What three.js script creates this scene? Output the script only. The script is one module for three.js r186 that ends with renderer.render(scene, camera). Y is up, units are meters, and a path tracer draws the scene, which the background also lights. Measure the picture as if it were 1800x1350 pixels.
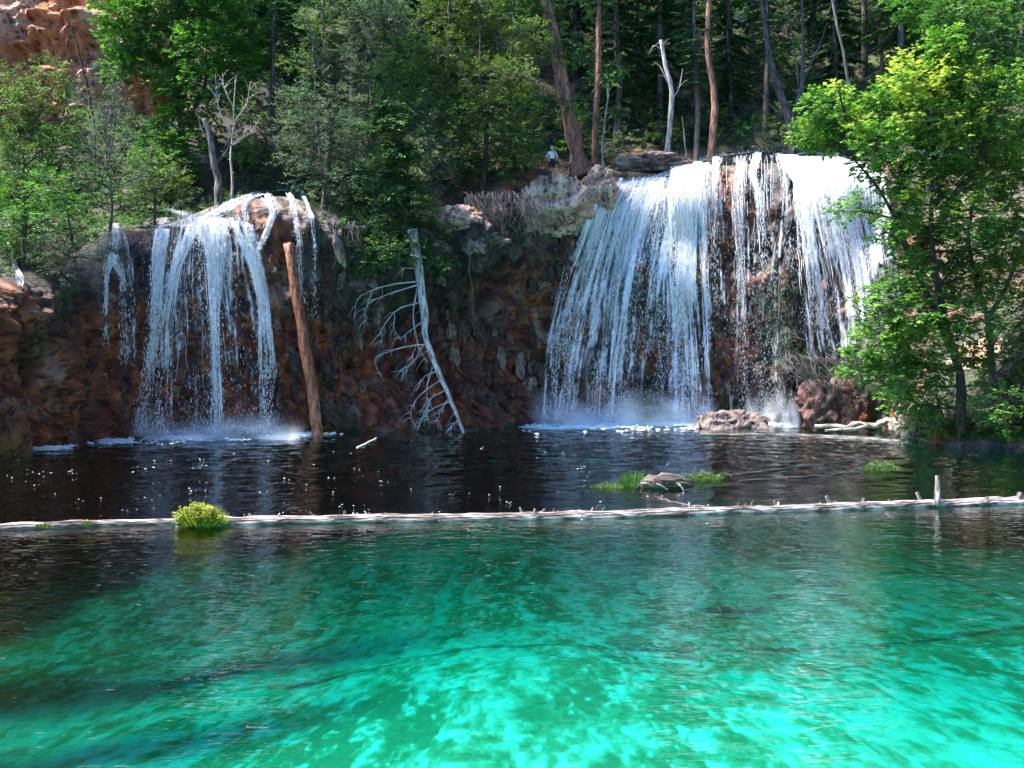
import * as THREE from 'three';
import { Sky } from 'three/addons/objects/Sky.js';
import { MarchingCubes } from 'three/addons/objects/MarchingCubes.js';
import { mergeGeometries, mergeVertices } from 'three/addons/utils/BufferGeometryUtils.js';

// ---------------------------------------------------------------- camera, sky, sun, exposure
const scene = new THREE.Scene();
const FOCAL = 1630, HORIZON = 646, EYE = 3;
const camera = new THREE.PerspectiveCamera(2 * Math.atan(675 / FOCAL) * 180 / Math.PI, 4 / 3, 0.1, 900);
camera.position.set(0, EYE, 0);
camera.lookAt(0, EYE, -10);
camera.setViewOffset(1800, 1350, 0, 29, 1800, 1350);

const SUN = new THREE.Vector3(-0.5, 0.82, 0.06).normalize();
const sky = new Sky();
sky.name = 'sky';
sky.userData.kind = 'structure';
sky.scale.setScalar(800);
sky.material.uniforms.sunPosition.value.copy(SUN);
sky.material.uniforms.turbidity.value = 8;
sky.material.uniforms.rayleigh.value = 0.42;
sky.material.uniforms.mieCoefficient.value = 0.004;
scene.add(sky);
scene.environmentIntensity = 0.3;

const sun = new THREE.DirectionalLight(new THREE.Color(1, 0.93, 0.8), 4.6);
sun.name = 'sun';
sun.position.copy(SUN).multiplyScalar(120).add(new THREE.Vector3(0, 5, -35));
sun.target.position.set(0, 5, -35);
sun.castShadow = true;
Object.assign(sun.shadow.camera, { left: -60, right: 60, top: 60, bottom: -60, near: 1, far: 260 });
sun.shadow.mapSize.set(4096, 4096);
sun.shadow.radius = 11;
scene.add(sun, sun.target);

const renderer = new THREE.WebGLRenderer();
renderer.toneMapping = THREE.LinearToneMapping;
renderer.toneMappingExposure = 4.3;
renderer.shadowMap.enabled = true;

// ---------------------------------------------------------------- helpers
const V = (x, y, z) => new THREE.Vector3(x, y, z);
const at = (px, py, d) => V((px - 900) / FOCAL * d, EYE - (py - HORIZON) / FOCAL * d, -d);   // a point of the place from its sight line and its distance
const clamp = (x, a = 0, b = 1) => Math.min(b, Math.max(a, x));
const mix = (a, b, t) => a + (b - a) * t;
const smooth = (a, b, x) => { const t = clamp((x - a) / (b - a)); return t * t * (3 - 2 * t); };
const mix3 = (a, b, t) => [mix(a[0], b[0], t), mix(a[1], b[1], t), mix(a[2], b[2], t)];
function random(seed) {
  let s = seed | 0;
  const r = () => { s = (s + 0x6d2b79f5) | 0; let t = Math.imul(s ^ (s >>> 15), 1 | s); t = (t + Math.imul(t ^ (t >>> 7), 61 | t)) ^ t; return ((t ^ (t >>> 14)) >>> 0) / 4294967296; };
  r.range = (a, b) => a + (b - a) * r();
  r.gauss = () => (r() + r() + r() + r() - 2) * 1.2;
  r.pick = (a) => a[Math.floor(r() * a.length)];
  r.dir = () => { const y = r() * 2 - 1, a = r() * 6.2832, q = Math.sqrt(1 - y * y); return V(q * Math.cos(a), y, q * Math.sin(a)); };
  return r;
}
const lattice = (x, y, z) => {
  let h = Math.imul(x, 374761393) ^ Math.imul(y, 668265263) ^ Math.imul(z, 1274126177);
  h = Math.imul(h ^ (h >>> 13), 1274126177); h ^= h >>> 16;
  return (h >>> 0) / 2147483648 - 1;
};
function noise(x, y, z) {
  const ix = Math.floor(x), iy = Math.floor(y), iz = Math.floor(z);
  let u = x - ix, v = y - iy, w = z - iz;
  u = u * u * u * (u * (u * 6 - 15) + 10); v = v * v * v * (v * (v * 6 - 15) + 10); w = w * w * w * (w * (w * 6 - 15) + 10);
  const l = (k) => mix(mix(lattice(ix, iy, k), lattice(ix + 1, iy, k), u), mix(lattice(ix, iy + 1, k), lattice(ix + 1, iy + 1, k), u), v);
  return mix(l(iz), l(iz + 1), w);
}
function fbm(x, y, z, oct = 4) { let s = 0, a = 0.5; for (let k = 0; k < oct; k++) { s += a * noise(x, y, z); x = x * 2.03 + 17; y = y * 2.03 + 5; z = z * 2.03 + 9; a *= 0.5; } return s * 1.6; }
const ridge = (x, y, z) => 1 - 2 * Math.abs(noise(x, y, z));

const taken = new Map();
function numbered(name) { const n = taken.get(name) ?? 0; taken.set(name, n + 1); return n ? `${name}_${String(n).padStart(3, '0')}` : name; }
function cast(o) { o.castShadow = o.receiveShadow = true; return o; }
function thing(name, label, category, p = V(0, 0, 0), group) {
  const o = new THREE.Group(); o.name = numbered(name); o.position.copy(p); o.userData = { label, category };
  if (group) o.userData.group = group;
  scene.add(o); return o;
}
function part(parent, name, geometry, material, kind) {
  const m = cast(new THREE.Mesh(geometry, material)); m.name = name; parent.add(m);
  if (kind) m.userData.kind = kind;
  return m;
}
function single(name, label, category, geometry, material, p, group) {
  const m = cast(new THREE.Mesh(geometry, material)); m.name = numbered(name); if (p) m.position.copy(p); m.userData = { label, category };
  if (group) m.userData.group = group;
  scene.add(m); return m;
}
function structure(name, geometry, material) { const m = cast(new THREE.Mesh(geometry, material)); m.name = numbered(name); m.userData = { kind: 'structure' }; scene.add(m); return m; }
function mass(name, label, category, geometry, material) { const m = cast(new THREE.Mesh(geometry, material)); m.name = numbered(name); m.userData = { kind: 'stuff', label, category }; scene.add(m); return m; }

// collects coloured triangles
class Shape {
  constructor() { this.p = []; this.c = []; this.i = []; this.t = []; }
  get n() { return this.p.length / 3; }
  vert(x, y, z, c) { this.p.push(x, y, z); this.c.push(c[0], c[1], c[2]); return this.p.length / 3 - 1; }
  tri(a, b, c) { this.i.push(a, b, c); }
  build(normals = true, origin) {
    const g = new THREE.BufferGeometry(), p = new Float32Array(this.p);
    if (origin) for (let k = 0; k < p.length; k += 3) { p[k] -= origin.x; p[k + 1] -= origin.y; p[k + 2] -= origin.z; }
    g.setAttribute('position', new THREE.BufferAttribute(p, 3));
    g.setAttribute('color', new THREE.BufferAttribute(new Float32Array(this.c), 3));
    if (this.t.length && this.t.length / 2 === this.n) g.setAttribute('uv', new THREE.BufferAttribute(new Float32Array(this.t), 2));
    g.setIndex(new THREE.BufferAttribute(new Uint32Array(this.i), 1));
    if (normals) g.computeVertexNormals();
    return g;
  }
  // a leaf or a spray of needles: a kite from b along d, width along s
  leaf(bx, by, bz, dx, dy, dz, sx, sy, sz, l, w, c) {
    const m = l * 0.45, h = w * 0.5, k = this.n;
    this.p.push(bx, by, bz, bx + dx * m + sx * h, by + dy * m + sy * h, bz + dz * m + sz * h, bx + dx * l, by + dy * l, bz + dz * l, bx + dx * m - sx * h, by + dy * m - sy * h, bz + dz * m - sz * h);
    for (let q = 0; q < 4; q++) this.c.push(c[0], c[1], c[2]);
    this.i.push(k, k + 1, k + 2, k, k + 2, k + 3);
  }
  // a drop stretched along d
  drop(p, d, l, w, c) {
    const k = this.n, ax = Math.abs(d.y) > 0.8 ? V(1, 0, 0) : V(0, 1, 0), u = ax.cross(d).normalize(), v = d.clone().cross(u);
    this.vert(p.x - d.x * l * 0.4, p.y - d.y * l * 0.4, p.z - d.z * l * 0.4, c);
    for (let q = 0; q < 3; q++) { const a = q * 2.094, cs = Math.cos(a) * w * 0.5, sn = Math.sin(a) * w * 0.5; this.vert(p.x + u.x * cs + v.x * sn, p.y + u.y * cs + v.y * sn, p.z + u.z * cs + v.z * sn, c); }
    this.vert(p.x + d.x * l * 0.6, p.y + d.y * l * 0.6, p.z + d.z * l * 0.6, c);
    for (let q = 0; q < 3; q++) { const a = k + 1 + q, b = k + 1 + (q + 1) % 3; this.i.push(k, b, a, k + 4, a, b); }
  }
  // a tapering tube through pts; radius and colour may be functions of 0..1
  limb(pts, r0, r1, sides, col, wob = 0.12, seed = 0) {
    const n = pts.length, up = V(0.31, 0.17, 0.94), t = V(), u = V(), v = V(); let first = -1, run = seed * 0.37;
    for (let k = 0; k < n; k++) {
      const f = k / (n - 1), a = pts[Math.max(0, k - 1)], b = pts[Math.min(n - 1, k + 1)];
      if (k) run += pts[k].distanceTo(pts[k - 1]);
      t.subVectors(b, a).normalize(); u.crossVectors(up, t).normalize(); v.crossVectors(t, u);
      const r = typeof r0 === 'function' ? r0(f) : mix(r0, r1, f), k0 = this.n;
      for (let q = 0; q < sides; q++) {
        const an = q / sides * 6.28319, cs = Math.cos(an), sn = Math.sin(an), rr = r * (1 + wob * noise(cs * 1.7 + seed, sn * 1.7, k * 0.6 + seed * 3.1));
        const p = pts[k], x = p.x + (u.x * cs + v.x * sn) * rr, y = p.y + (u.y * cs + v.y * sn) * rr, z = p.z + (u.z * cs + v.z * sn) * rr;
        this.vert(x, y, z, typeof col === 'function' ? col(f, an, x, y, z) : col); this.t.push(an * Math.max(r, 0.06) * 1.2, run);
      }
      if (k) for (let q = 0; q < sides; q++) { const A = k0 - sides + q, B = k0 - sides + (q + 1) % sides, C = k0 + q, D = k0 + (q + 1) % sides; this.i.push(A, B, D, A, D, C); } else first = k0;
    }
    for (const [k, flip] of [[first, 1], [this.n - sides, 0]]) for (let q = 1; q < sides - 1; q++) flip ? this.i.push(k, k + q + 1, k + q) : this.i.push(k, k + q, k + q + 1);
  }
}
// a smooth run of points through the given ones, with a little wander
function curve(pts, n, wander = 0, seed = 0) {
  const c = new THREE.CatmullRomCurve3(pts, false, 'centripetal').getPoints(n);
  if (wander) c.forEach((p, k) => { const f = Math.min(1, k / n * 4); p.x += wander * f * noise(k * 0.35, seed, 1.3); p.y += wander * 0.5 * f * noise(k * 0.35, seed, 7.3); p.z += wander * f * noise(k * 0.35, seed, 4.3); });
  return c;
}
const barkOf = (a, b, seed) => (f, an, x, y, z) => mix3(a, b, clamp(0.5 + 0.9 * fbm(x * 5 + an, y * 1.3, z * 5 + seed, 3)));

// ---------------------------------------------------------------- materials
const GRAIN = 512, grain = [new Uint8Array(GRAIN * GRAIN * 4), new Uint8Array(GRAIN * GRAIN * 4)];
{ // pitted, speckled lime: a tile of 3 m
  const wrap = (u, v, f, s) => { const a = u * 6.28319, b = v * 6.28319, r = f / 6.28319; return noise(Math.cos(a) * r + s, Math.sin(a) * r + s * 2, Math.cos(b) * r + s * 3) * 0.5 + noise(Math.sin(b) * r + s * 5, Math.cos(a) * r + s, Math.sin(a) * r - s) * 0.5 + noise(Math.cos(b) * r - s, Math.sin(b) * r + s, Math.sin(a) * r + s * 4) * 0.5; };
  for (let j = 0; j < GRAIN; j++) for (let i = 0; i < GRAIN; i++) {
    const u = i / GRAIN, v = j / GRAIN, a = wrap(u, v, 10, 1.7), b = wrap(u, v, 26, 4.1), c = wrap(u, v, 70, 7.9), h = a * 0.5 + b * 0.4 + c * 0.25, pit = smooth(0.25, 0.6, -b - 0.4 * c), o = (j * GRAIN + i) * 4;
    const k = clamp(0.72 + h * 0.55 - pit * 0.35, 0.12, 1), q = clamp(0.5 + h * 0.45 - pit * 0.3);
    for (let m = 0; m < 3; m++) { grain[0][o + m] = Math.round(255 * Math.pow(k, 1 / 2.2)); grain[1][o + m] = Math.round(255 * q); } grain[0][o + 3] = grain[1][o + 3] = 255;
  }
}
const fibre = [new Uint8Array(256 * 256 * 4), new Uint8Array(256 * 256 * 4)];
{ // cracked fibres along the grain: a tile of 1 m
  const wrap = (u, v, fu, fv, s) => { const a = u * 6.28319, b = v * 6.28319, p = fu / 6.28319, q = fv / 6.28319; return noise(Math.cos(a) * p + s, Math.sin(a) * p + s * 2, Math.cos(b) * q + s * 3) * 0.6 + noise(Math.sin(a) * p - s, Math.cos(a) * p + s, Math.sin(b) * q + s) * 0.6; };
  for (let j = 0; j < 256; j++) for (let i = 0; i < 256; i++) {
    const u = i / 256, v = j / 256, a = wrap(u, v, 22, 5, 2.3), b = wrap(u, v, 60, 9, 5.7), c = wrap(u, v, 9, 9, 8.1), crack = smooth(0.2, 0.55, -a - 0.3 * b), o = (j * 256 + i) * 4, k = clamp(0.78 + a * 0.2 + b * 0.2 + c * 0.25 - crack * 0.45, 0.15, 1), q = clamp(0.55 + a * 0.3 + b * 0.15 - crack * 0.35);
    for (let m = 0; m < 3; m++) { fibre[0][o + m] = Math.round(255 * Math.pow(k, 1 / 2.2)); fibre[1][o + m] = Math.round(255 * q); } fibre[0][o + 3] = fibre[1][o + 3] = 255;
  }
}
const strip = (data, srgb) => { const t = new THREE.DataTexture(data, 256, 256); if (srgb) t.colorSpace = THREE.SRGBColorSpace; t.magFilter = THREE.LinearFilter; t.wrapS = t.wrapT = THREE.RepeatWrapping; t.needsUpdate = true; return t; };
const grained = { map: strip(fibre[0], true), bumpMap: strip(fibre[1]), bumpScale: 0.05 };
const tile = (data, srgb) => { const t = new THREE.DataTexture(data, GRAIN, GRAIN); if (srgb) t.colorSpace = THREE.SRGBColorSpace; t.magFilter = THREE.LinearFilter; t.wrapS = t.wrapT = THREE.RepeatWrapping; t.repeat.set(1 / 3, 1 / 3); t.needsUpdate = true; return t; };
const speckle = { map: tile(grain[0], true), bumpMap: tile(grain[1]), bumpScale: 0.11 };
const M = {
  rock: new THREE.MeshStandardMaterial({ name: 'wet_tufa', vertexColors: true, roughness: 0.72, ...speckle }),
  dry: new THREE.MeshStandardMaterial({ name: 'dry_rock', vertexColors: true, roughness: 0.95, ...speckle }),
  soil: new THREE.MeshStandardMaterial({ name: 'soil', vertexColors: true, roughness: 1 }),
  bark: new THREE.MeshStandardMaterial({ name: 'bark', vertexColors: true, roughness: 0.95, ...grained }),
  bleached: new THREE.MeshStandardMaterial({ name: 'bleached_wood', vertexColors: true, roughness: 0.9, map: grained.map }),
  plain: new THREE.MeshStandardMaterial({ name: 'cloth_and_skin', vertexColors: true, roughness: 0.85 }),
  wetwood: new THREE.MeshStandardMaterial({ name: 'wet_wood', vertexColors: true, roughness: 0.55, ...grained }),
  leaf: new THREE.MeshPhysicalMaterial({ name: 'leaves', vertexColors: true, roughness: 0.85, transmission: 0.5, thickness: 0, specularIntensity: 0.3, side: THREE.DoubleSide, flatShading: true }),
  needle: new THREE.MeshPhysicalMaterial({ name: 'needles', vertexColors: true, roughness: 0.9, transmission: 0.2, thickness: 0, specularIntensity: 0.3, side: THREE.DoubleSide, flatShading: true }),
  fall: new THREE.MeshPhysicalMaterial({ name: 'falling_water', vertexColors: true, roughness: 0.9, transmission: 0.2, thickness: 0, ior: 1.33, side: THREE.DoubleSide, flatShading: true }),
  veil: new THREE.MeshPhysicalMaterial({ name: 'water_veil', vertexColors: true, transparent: true, roughness: 0.95, transmission: 0.15, thickness: 0, ior: 1.33, side: THREE.DoubleSide }),
  foam: new THREE.MeshStandardMaterial({ name: 'foam', vertexColors: true, roughness: 0.7, flatShading: true }),
};

// ---------------------------------------------------------------- the rim of the lake: x, z, height of the lip, lean, roundness, recess, roughness, ledge, slope behind
const RIM = [
  [-12, 6, 1.2, 0.4, 0.5, 0, 0.3, 2, 0.5], [-13.5, -8, 1.6, 0.4, 0.5, 0, 0.3, 2, 0.5], [-15.5, -18, 3, 0.5, 0.6, 0, 0.5, 1, 0.7], [-17.9, -27, 5.4, 0.5, 0.8, 0, 0.8, 0.6, 0.5],
  [-17.7, -32.5, 6.2, 0.6, 0.8, 0, 1, 0.5, 0.42], [-17.1, -37, 7.0, 0.5, 0.9, 0.2, 1, 0.5, 0.42], [-15.7, -38.8, 9.0, 0.7, 1.3, 0, 0.8, 1.5, 0.45], [-12.3, -40, 10.4, 0.7, 1.9, -0.1, 0.7, 3, 0.95],
  [-9.7, -41.5, 11.0, 0.7, 1.5, 0.2, 0.8, 3, 0.95], [-7.8, -42.5, 10.2, 0.0, 0.9, 1.7, 1, 3, 0.95], [-4.9, -44, 9.8, -0.5, 0.7, 3.0, 1.15, 3, 0.95], [-1.4, -45.5, 10.8, -0.4, 0.8, 3.1, 1.15, 3, 0.95],
  [1.5, -48, 13.7, 0.5, 1.0, 1.4, 1, 3, 0.95], [5.1, -49.3, 13.0, 0.5, 1.6, 0.1, 0.75, 3, 0.95], [10.3, -49.6, 14.3, 0.6, 2.0, 0.2, 0.75, 3, 0.95], [15, -49, 14.4, 0.6, 2.0, 0, 0.75, 3, 0.95],
  [19.4, -47.9, 14.2, 0.8, 1.6, 0, 0.7, 2, 0.95], [20.6, -45.4, 11.5, 1.0, 1.2, 0, 0.9, 1, 0.7], [18.6, -41.8, 3.4, 0.8, 0.8, 0, 0.7, 0.6, 0.8], [16.6, -38, 0.9, 0.4, 0.5, 0, 0.4, 1.2, 0.8],
  [16.3, -35, 0.35, 0.25, 0.35, 0, 0.25, 2, 0.8], [18.6, -33.4, 0.35, 0.25, 0.35, 0, 0.25, 2, 0.8], [19.5, -25, 0.5, 0.3, 0.4, 0, 0.3, 2, 0.7], [16.5, -14, 0.6, 0.3, 0.4, 0, 0.3, 2, 0.6], [13.5, -2, 0.8, 0.3, 0.4, 0, 0.3, 2, 0.5], [13, 6, 0.8, 0.3, 0.4, 0, 0.3, 2, 0.5],
];
function rimAt(u) {
  const k = Math.min(RIM.length - 2, Math.floor(u)), t = u - k, P = (i) => RIM[clamp(i, 0, RIM.length - 1)], a = P(k - 1), b = P(k), c = P(k + 1), d = P(k + 2), out = [];
  for (let j = 0; j < 9; j++) {
    if (j > 1) { out.push(mix(b[j], c[j], t * t * (3 - 2 * t))); continue; }
    out.push(0.5 * (2 * b[j] + (c[j] - a[j]) * t + (2 * a[j] - 5 * b[j] + 4 * c[j] - d[j]) * t * t + (3 * b[j] - a[j] - 3 * c[j] + d[j]) * t * t * t));
  }
  return out;
}
const rim = [];
{
  let s = 0, last = null;
  for (let u = 0; u <= RIM.length - 1; u += 0.01) {
    const q = rimAt(Math.min(u, RIM.length - 1.0001));
    if (last) s += Math.hypot(q[0] - last[0], q[1] - last[1]);
    rim.push({ u, s, x: q[0], z: q[1], f: q }); last = q;
  }
  rim.forEach((r, k) => { const a = rim[Math.max(0, k - 12)], b = rim[Math.min(rim.length - 1, k + 12)], tx = b.x - a.x, tz = b.z - a.z, l = Math.hypot(tx, tz); r.nx = -tz / l; r.nz = tx / l; });
}
const coarse = rim.filter((_, k) => k % 8 === 0);
function behind(x, z) {   // how far a place lies behind the lip (negative: over the lake) and the rim's numbers there
  let best = 1e9, hit = coarse[0];
  for (const r of coarse) { const q = (r.x - x) ** 2 + (r.z - z) ** 2; if (q < best) { best = q; hit = r; } }
  const side = (x - hit.x) * hit.nx + (z - hit.z) * hit.nz, d = side > 0 ? -Math.sqrt(best) : Math.sqrt(best);
  return { d: d - hit.f[3] - hit.f[4], f: hit.f };
}
const rise = (d, f, x, z) => f[2] + 0.1 * Math.min(d, f[7]) + f[8] * Math.max(0, d - f[7]) * (1 - 0.25 * smooth(0, 60, d)) + smooth(0.5, 6, d) * (fbm(x * 0.13, 3.3, z * 0.13, 3) * 1.6 + fbm(x * 0.7, 1.3, z * 0.7, 3) * 0.35);
const hillY = (x, z) => { const b = behind(x, z); return rise(Math.max(0, b.d), b.f, x, z); };

// hillside: forest floor round the lake
{
  const g = new Shape(), X0 = -95, X1 = 95, Z0 = -150, Z1 = 16, st = 0.9, nx = Math.round((X1 - X0) / st), nz = Math.round((Z1 - Z0) / st);
  for (let j = 0; j <= nz; j++) for (let i = 0; i <= nx; i++) {
    const x = X0 + i * st, z = Z0 + j * st, b = behind(x, z);
    const open = z > -24, y = b.d < (open ? 0 : Math.max(0.9, b.f[5] + 1.4 - b.f[3] - b.f[4])) ? (open ? mix(-9, b.f[2] * 0.5 - 1, smooth(-2.5, 0, b.d)) : -9) : rise(b.d, b.f, x, z) - 0.35 * (1 - smooth(1.5, 3.5, b.d));
    const n = fbm(x * 0.9, 2, z * 0.9, 4), moss = smooth(0.05, 0.5, fbm(x * 0.25, 8, z * 0.25, 3));
    g.vert(x, y, z, mix3(mix3([0.03, 0.021, 0.014], [0.07, 0.05, 0.034], clamp(0.5 + n)), [0.035, 0.06, 0.015], moss * 0.7));
  }
  for (let j = 0; j < nz; j++) for (let i = 0; i < nx; i++) { const a = j * (nx + 1) + i; g.tri(a, a + nx + 1, a + 1); g.tri(a + 1, a + nx + 1, a + nx + 2); }
  structure('hillside', g.build(), M.soil);
}

// tufa cliff
const CELL = 0.18, CX0 = -22, CNX = 250, CY0 = -1, CNY = 110, front = new Float32Array(CNX * CNY).fill(-999);
let cliff;
{
  const g = new Shape(), cols = [], s0 = rim.find((r) => r.u >= 2.6).s, s1 = rim.find((r) => r.u >= 22.2).s;
  let k = 0;
  for (let s = s0; s < s1; s += 0.1) { while (rim[k].s < s) k++; cols.push(rim[k]); }
  const NW = 150, NT = 36;
  for (const r of cols) {
    const [, , H, lean, R, rec, A] = r.f, s = r.s, tl = 1 - Math.min(0.5, R * 1.3 / Math.max(H, 0.6)), low = smooth(0.5, 3, H), rusty = smooth(-5.5, -9, r.x) * 0.62 + smooth(-4, -1, r.x) * smooth(5, 2, r.x) * 0.1 + smooth(8, 10, r.x) * smooth(15, 13, r.x) * 0.25;
    for (let j = 0; j <= NW + NT; j++) {
      let x, y, z, q = 0;
      if (j <= NW) {
        y = -2.5 + (H + 2.5) * j / NW;
        const t = clamp(y / H); q = clamp((t - tl) / (1 - tl));
        let o = -lean * t - R * (1 - Math.sqrt(Math.max(0, 1 - q * q)));
        o -= rec * Math.pow(Math.sin(Math.PI * clamp(t / 0.88)), 1.3);
        const n = ridge(s * 0.5, y * 0.08, 3.1) * 0.42 + fbm(s * 0.42, y * 0.4, 7.7, 3) * 0.85 + ridge(s * 1.55 + fbm(s * 0.3, y * 0.5, 2, 2), y * 0.22, 11.3) * 0.2 + fbm(s * 1.6, y * 1.1, 5.1, 4) * 0.42 + fbm(s * 4.3, y * 2.6, 1.1, 3) * 0.22 + Math.max(-0.4, ridge(s * 2.1 + 0.4 * noise(s, y, 6), y * 1.1, 13.7)) * 0.17;
        o += n * A * (0.15 + 0.85 * low) * (1 - 0.75 * q);
        x = r.x + r.nx * o; z = r.z + r.nz * o;
      } else {
        const d = (j - NW) / NT * 5.2, o = -lean - R - d;
        x = r.x + r.nx * o; z = r.z + r.nz * o; y = rise(d, r.f, x, z) + fbm(x * 1.3, 4, z * 1.3, 3) * 0.12 * Math.min(1, d); q = 1;
      }
      // matter: dark wet tufa, iron stain, pale lime, moss
      const n1 = fbm(s * 0.33, y * 0.3, 21, 4), n2 = fbm(s * 1.1, y * 0.7, 33, 4), n3 = fbm(s * 3.3, y * 2.2, 41, 3), streak = fbm(s * 2.4, y * 0.16, 51, 3);
      let c = mix3([0.04, 0.027, 0.019], [0.11, 0.068, 0.046], clamp(0.5 + n2 * 0.9 + n3 * 0.4));
      c = mix3(c, mix3([0.13, 0.026, 0.006], [0.34, 0.1, 0.025], clamp(0.5 + n3)), clamp(smooth(-0.3, 0.35, n1 + 0.1 + rusty * 1.1 * smooth(0.98, 0.7, y / H) - 0.22 + n3 * 0.2)) * 0.9);
      c = mix3(c, [0.26, 0.18, 0.13], smooth(0.3, 0.62, n2 * 0.8 + n3 * 0.35 + 0.25 * smooth(2.5, 0, H - y) * smooth(-2, 3, r.x) * smooth(9, 5, r.x)) * 0.8);
      c = mix3(c, [0.055, 0.048, 0.034], smooth(0.1, 0.5, streak) * 0.5);
      const mossy = smooth(0.25, 0.6, fbm(s * 0.6, y * 0.5, 61, 4) + 0.3 * smooth(13, 15, r.x) * smooth(18, 16, r.x) + (H < 3 ? 0.3 : 0) - 0.25 * smooth(-8, -12, r.x));
      c = mix3(c, mix3([0.016, 0.034, 0.008], [0.045, 0.065, 0.016], clamp(0.5 + n3)), mossy * 0.7);
      if (q >= 1) c = mix3(c, [0.05, 0.036, 0.025], 0.6);
      g.vert(x, y, z, c); g.t.push(s + 0.3 * noise(s, y, 2), j <= NW ? y : y + (j - NW) / NT * 5.2);
      const ci = Math.floor((x - CX0) / CELL), cj = Math.floor((y - CY0) / CELL);
      for (let a = -1; a <= 1; a++) if (ci + a >= 0 && ci + a < CNX && cj >= 0 && cj < CNY) front[cj * CNX + ci + a] = Math.max(front[cj * CNX + ci + a], z);
    }
  }
  const W = NW + NT + 1;
  for (let i = 0; i < cols.length - 1; i++) for (let j = 0; j < W - 1; j++) { const a = i * W + j; g.tri(a, a + W, a + 1); g.tri(a + 1, a + W, a + W + 1); }
  cliff = structure('tufa_cliff', g.build(), M.rock);
}
function frontZ(x, y) {
  const fx = (x - CX0) / CELL, i = clamp(Math.floor(fx), 0, CNX - 1);
  let j = clamp(Math.floor((y - CY0) / CELL), 0, CNY - 1), z = front[j * CNX + i];
  for (let k = j; z < -900 && k >= 0; k--) z = front[k * CNX + i];
  return z;
}
const sheet = new Float32Array(CNX * CNY);
{ // the evened-out front that falling water follows
  const k5 = (src, dst, dx, dy, n) => { for (let j = 0; j < CNY; j++) for (let i = 0; i < CNX; i++) { let m = 0, c = 0; for (let q = -n; q <= n; q++) { const a = clamp(i + dx * q, 0, CNX - 1), b = clamp(j + dy * q, 0, CNY - 1), v = src[b * CNX + a]; if (v > -900) { m += v; c++; } } dst[j * CNX + i] = c ? m / c : -999; } };
  const up = front.slice(), t = new Float32Array(CNX * CNY);
  for (let j = 0; j < CNY; j++) for (let i = 0; i < CNX; i++) { let m = -999; for (let q = -3; q <= 3; q++) for (let p = -2; p <= 2; p++) { const v = front[clamp(j + q, 0, CNY - 1) * CNX + clamp(i + p, 0, CNX - 1)]; if (v > m) m = v; } if (front[j * CNX + i] > -900) up[j * CNX + i] = m; }
  k5(up, t, 1, 0, 4); k5(t, sheet, 0, 1, 5);
}
function sheetPoint(px, py, off, guess) {
  let p = at(px, py, guess);
  for (let k = 0; k < 4; k++) {
    const fx = clamp((p.x - CX0) / CELL - 0.5, 0, CNX - 1.01), fy = clamp((p.y - CY0) / CELL - 0.5, 0, CNY - 1.01), i = Math.floor(fx), j = Math.floor(fy), S = (a, b) => { let q = b, v = sheet[q * CNX + a]; while (v < -900 && q > 0) v = sheet[--q * CNX + a]; return v; };
    const z = mix(mix(S(i, j), S(i + 1, j), fx - i), mix(S(i, j + 1), S(i + 1, j + 1), fx - i), fy - j) + off; if (z < -900) break; p = at(px, py, -z);
  }
  return p;
}
// the point of the cliff face that a sight line meets
function onCliff(px, py, off = 0, guess = 46) {
  let p = at(px, py, guess);
  for (let k = 0; k < 4; k++) { const z = frontZ(p.x, p.y) + off; if (z < -900) break; p = at(px, py, -z); }
  return p;
}

// ---------------------------------------------------------------- rocks
function rockShape(seed, rx, ry, rz, ca, cb, rough = 0.3, detail = 16) {
  let g = new THREE.IcosahedronGeometry(1, detail); g.deleteAttribute('uv'); g.deleteAttribute('normal'); g = mergeVertices(g, 1e-4);
  const p = g.attributes.position, c = new Float32Array(p.count * 3), t = new Float32Array(p.count * 2);
  for (let k = 0; k < p.count; k++) {
    const x = p.getX(k), y = p.getY(k), z = p.getZ(k);
    let r = 1 + rough * fbm(x * 0.9 + seed, y * 0.9, z * 0.9, 3) + rough * 0.75 * fbm(x * 2.3 + seed, y * 2.3, z * 2.3, 4) + rough * 0.3 * ridge(x * 3.1 + seed, y * 3.1, z * 3.1) + rough * 0.25 * fbm(x * 9 + seed, y * 9, z * 9, 3);
    r = mix(r, Math.round(r * 6) / 6, 0.35);
    p.setXYZ(k, x * r * rx, y * r * ry, z * r * rz); t[k * 2] = (x * rx + z * rz * 0.7) * r + seed; t[k * 2 + 1] = (y * ry + z * rz * 0.5) * r;
    const n = clamp(0.5 + 0.8 * fbm(x * 2.2 + seed, y * 2.2, z * 2.2, 4) + 0.25 * noise(x * 14, y * 14 + seed, z * 14)), q = mix3(ca, cb, n);
    c.set(q, k * 3);
  }
  g.setAttribute('color', new THREE.BufferAttribute(c, 3)); g.setAttribute('uv', new THREE.BufferAttribute(t, 2)); g.computeVertexNormals(); return g;
}
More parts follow.
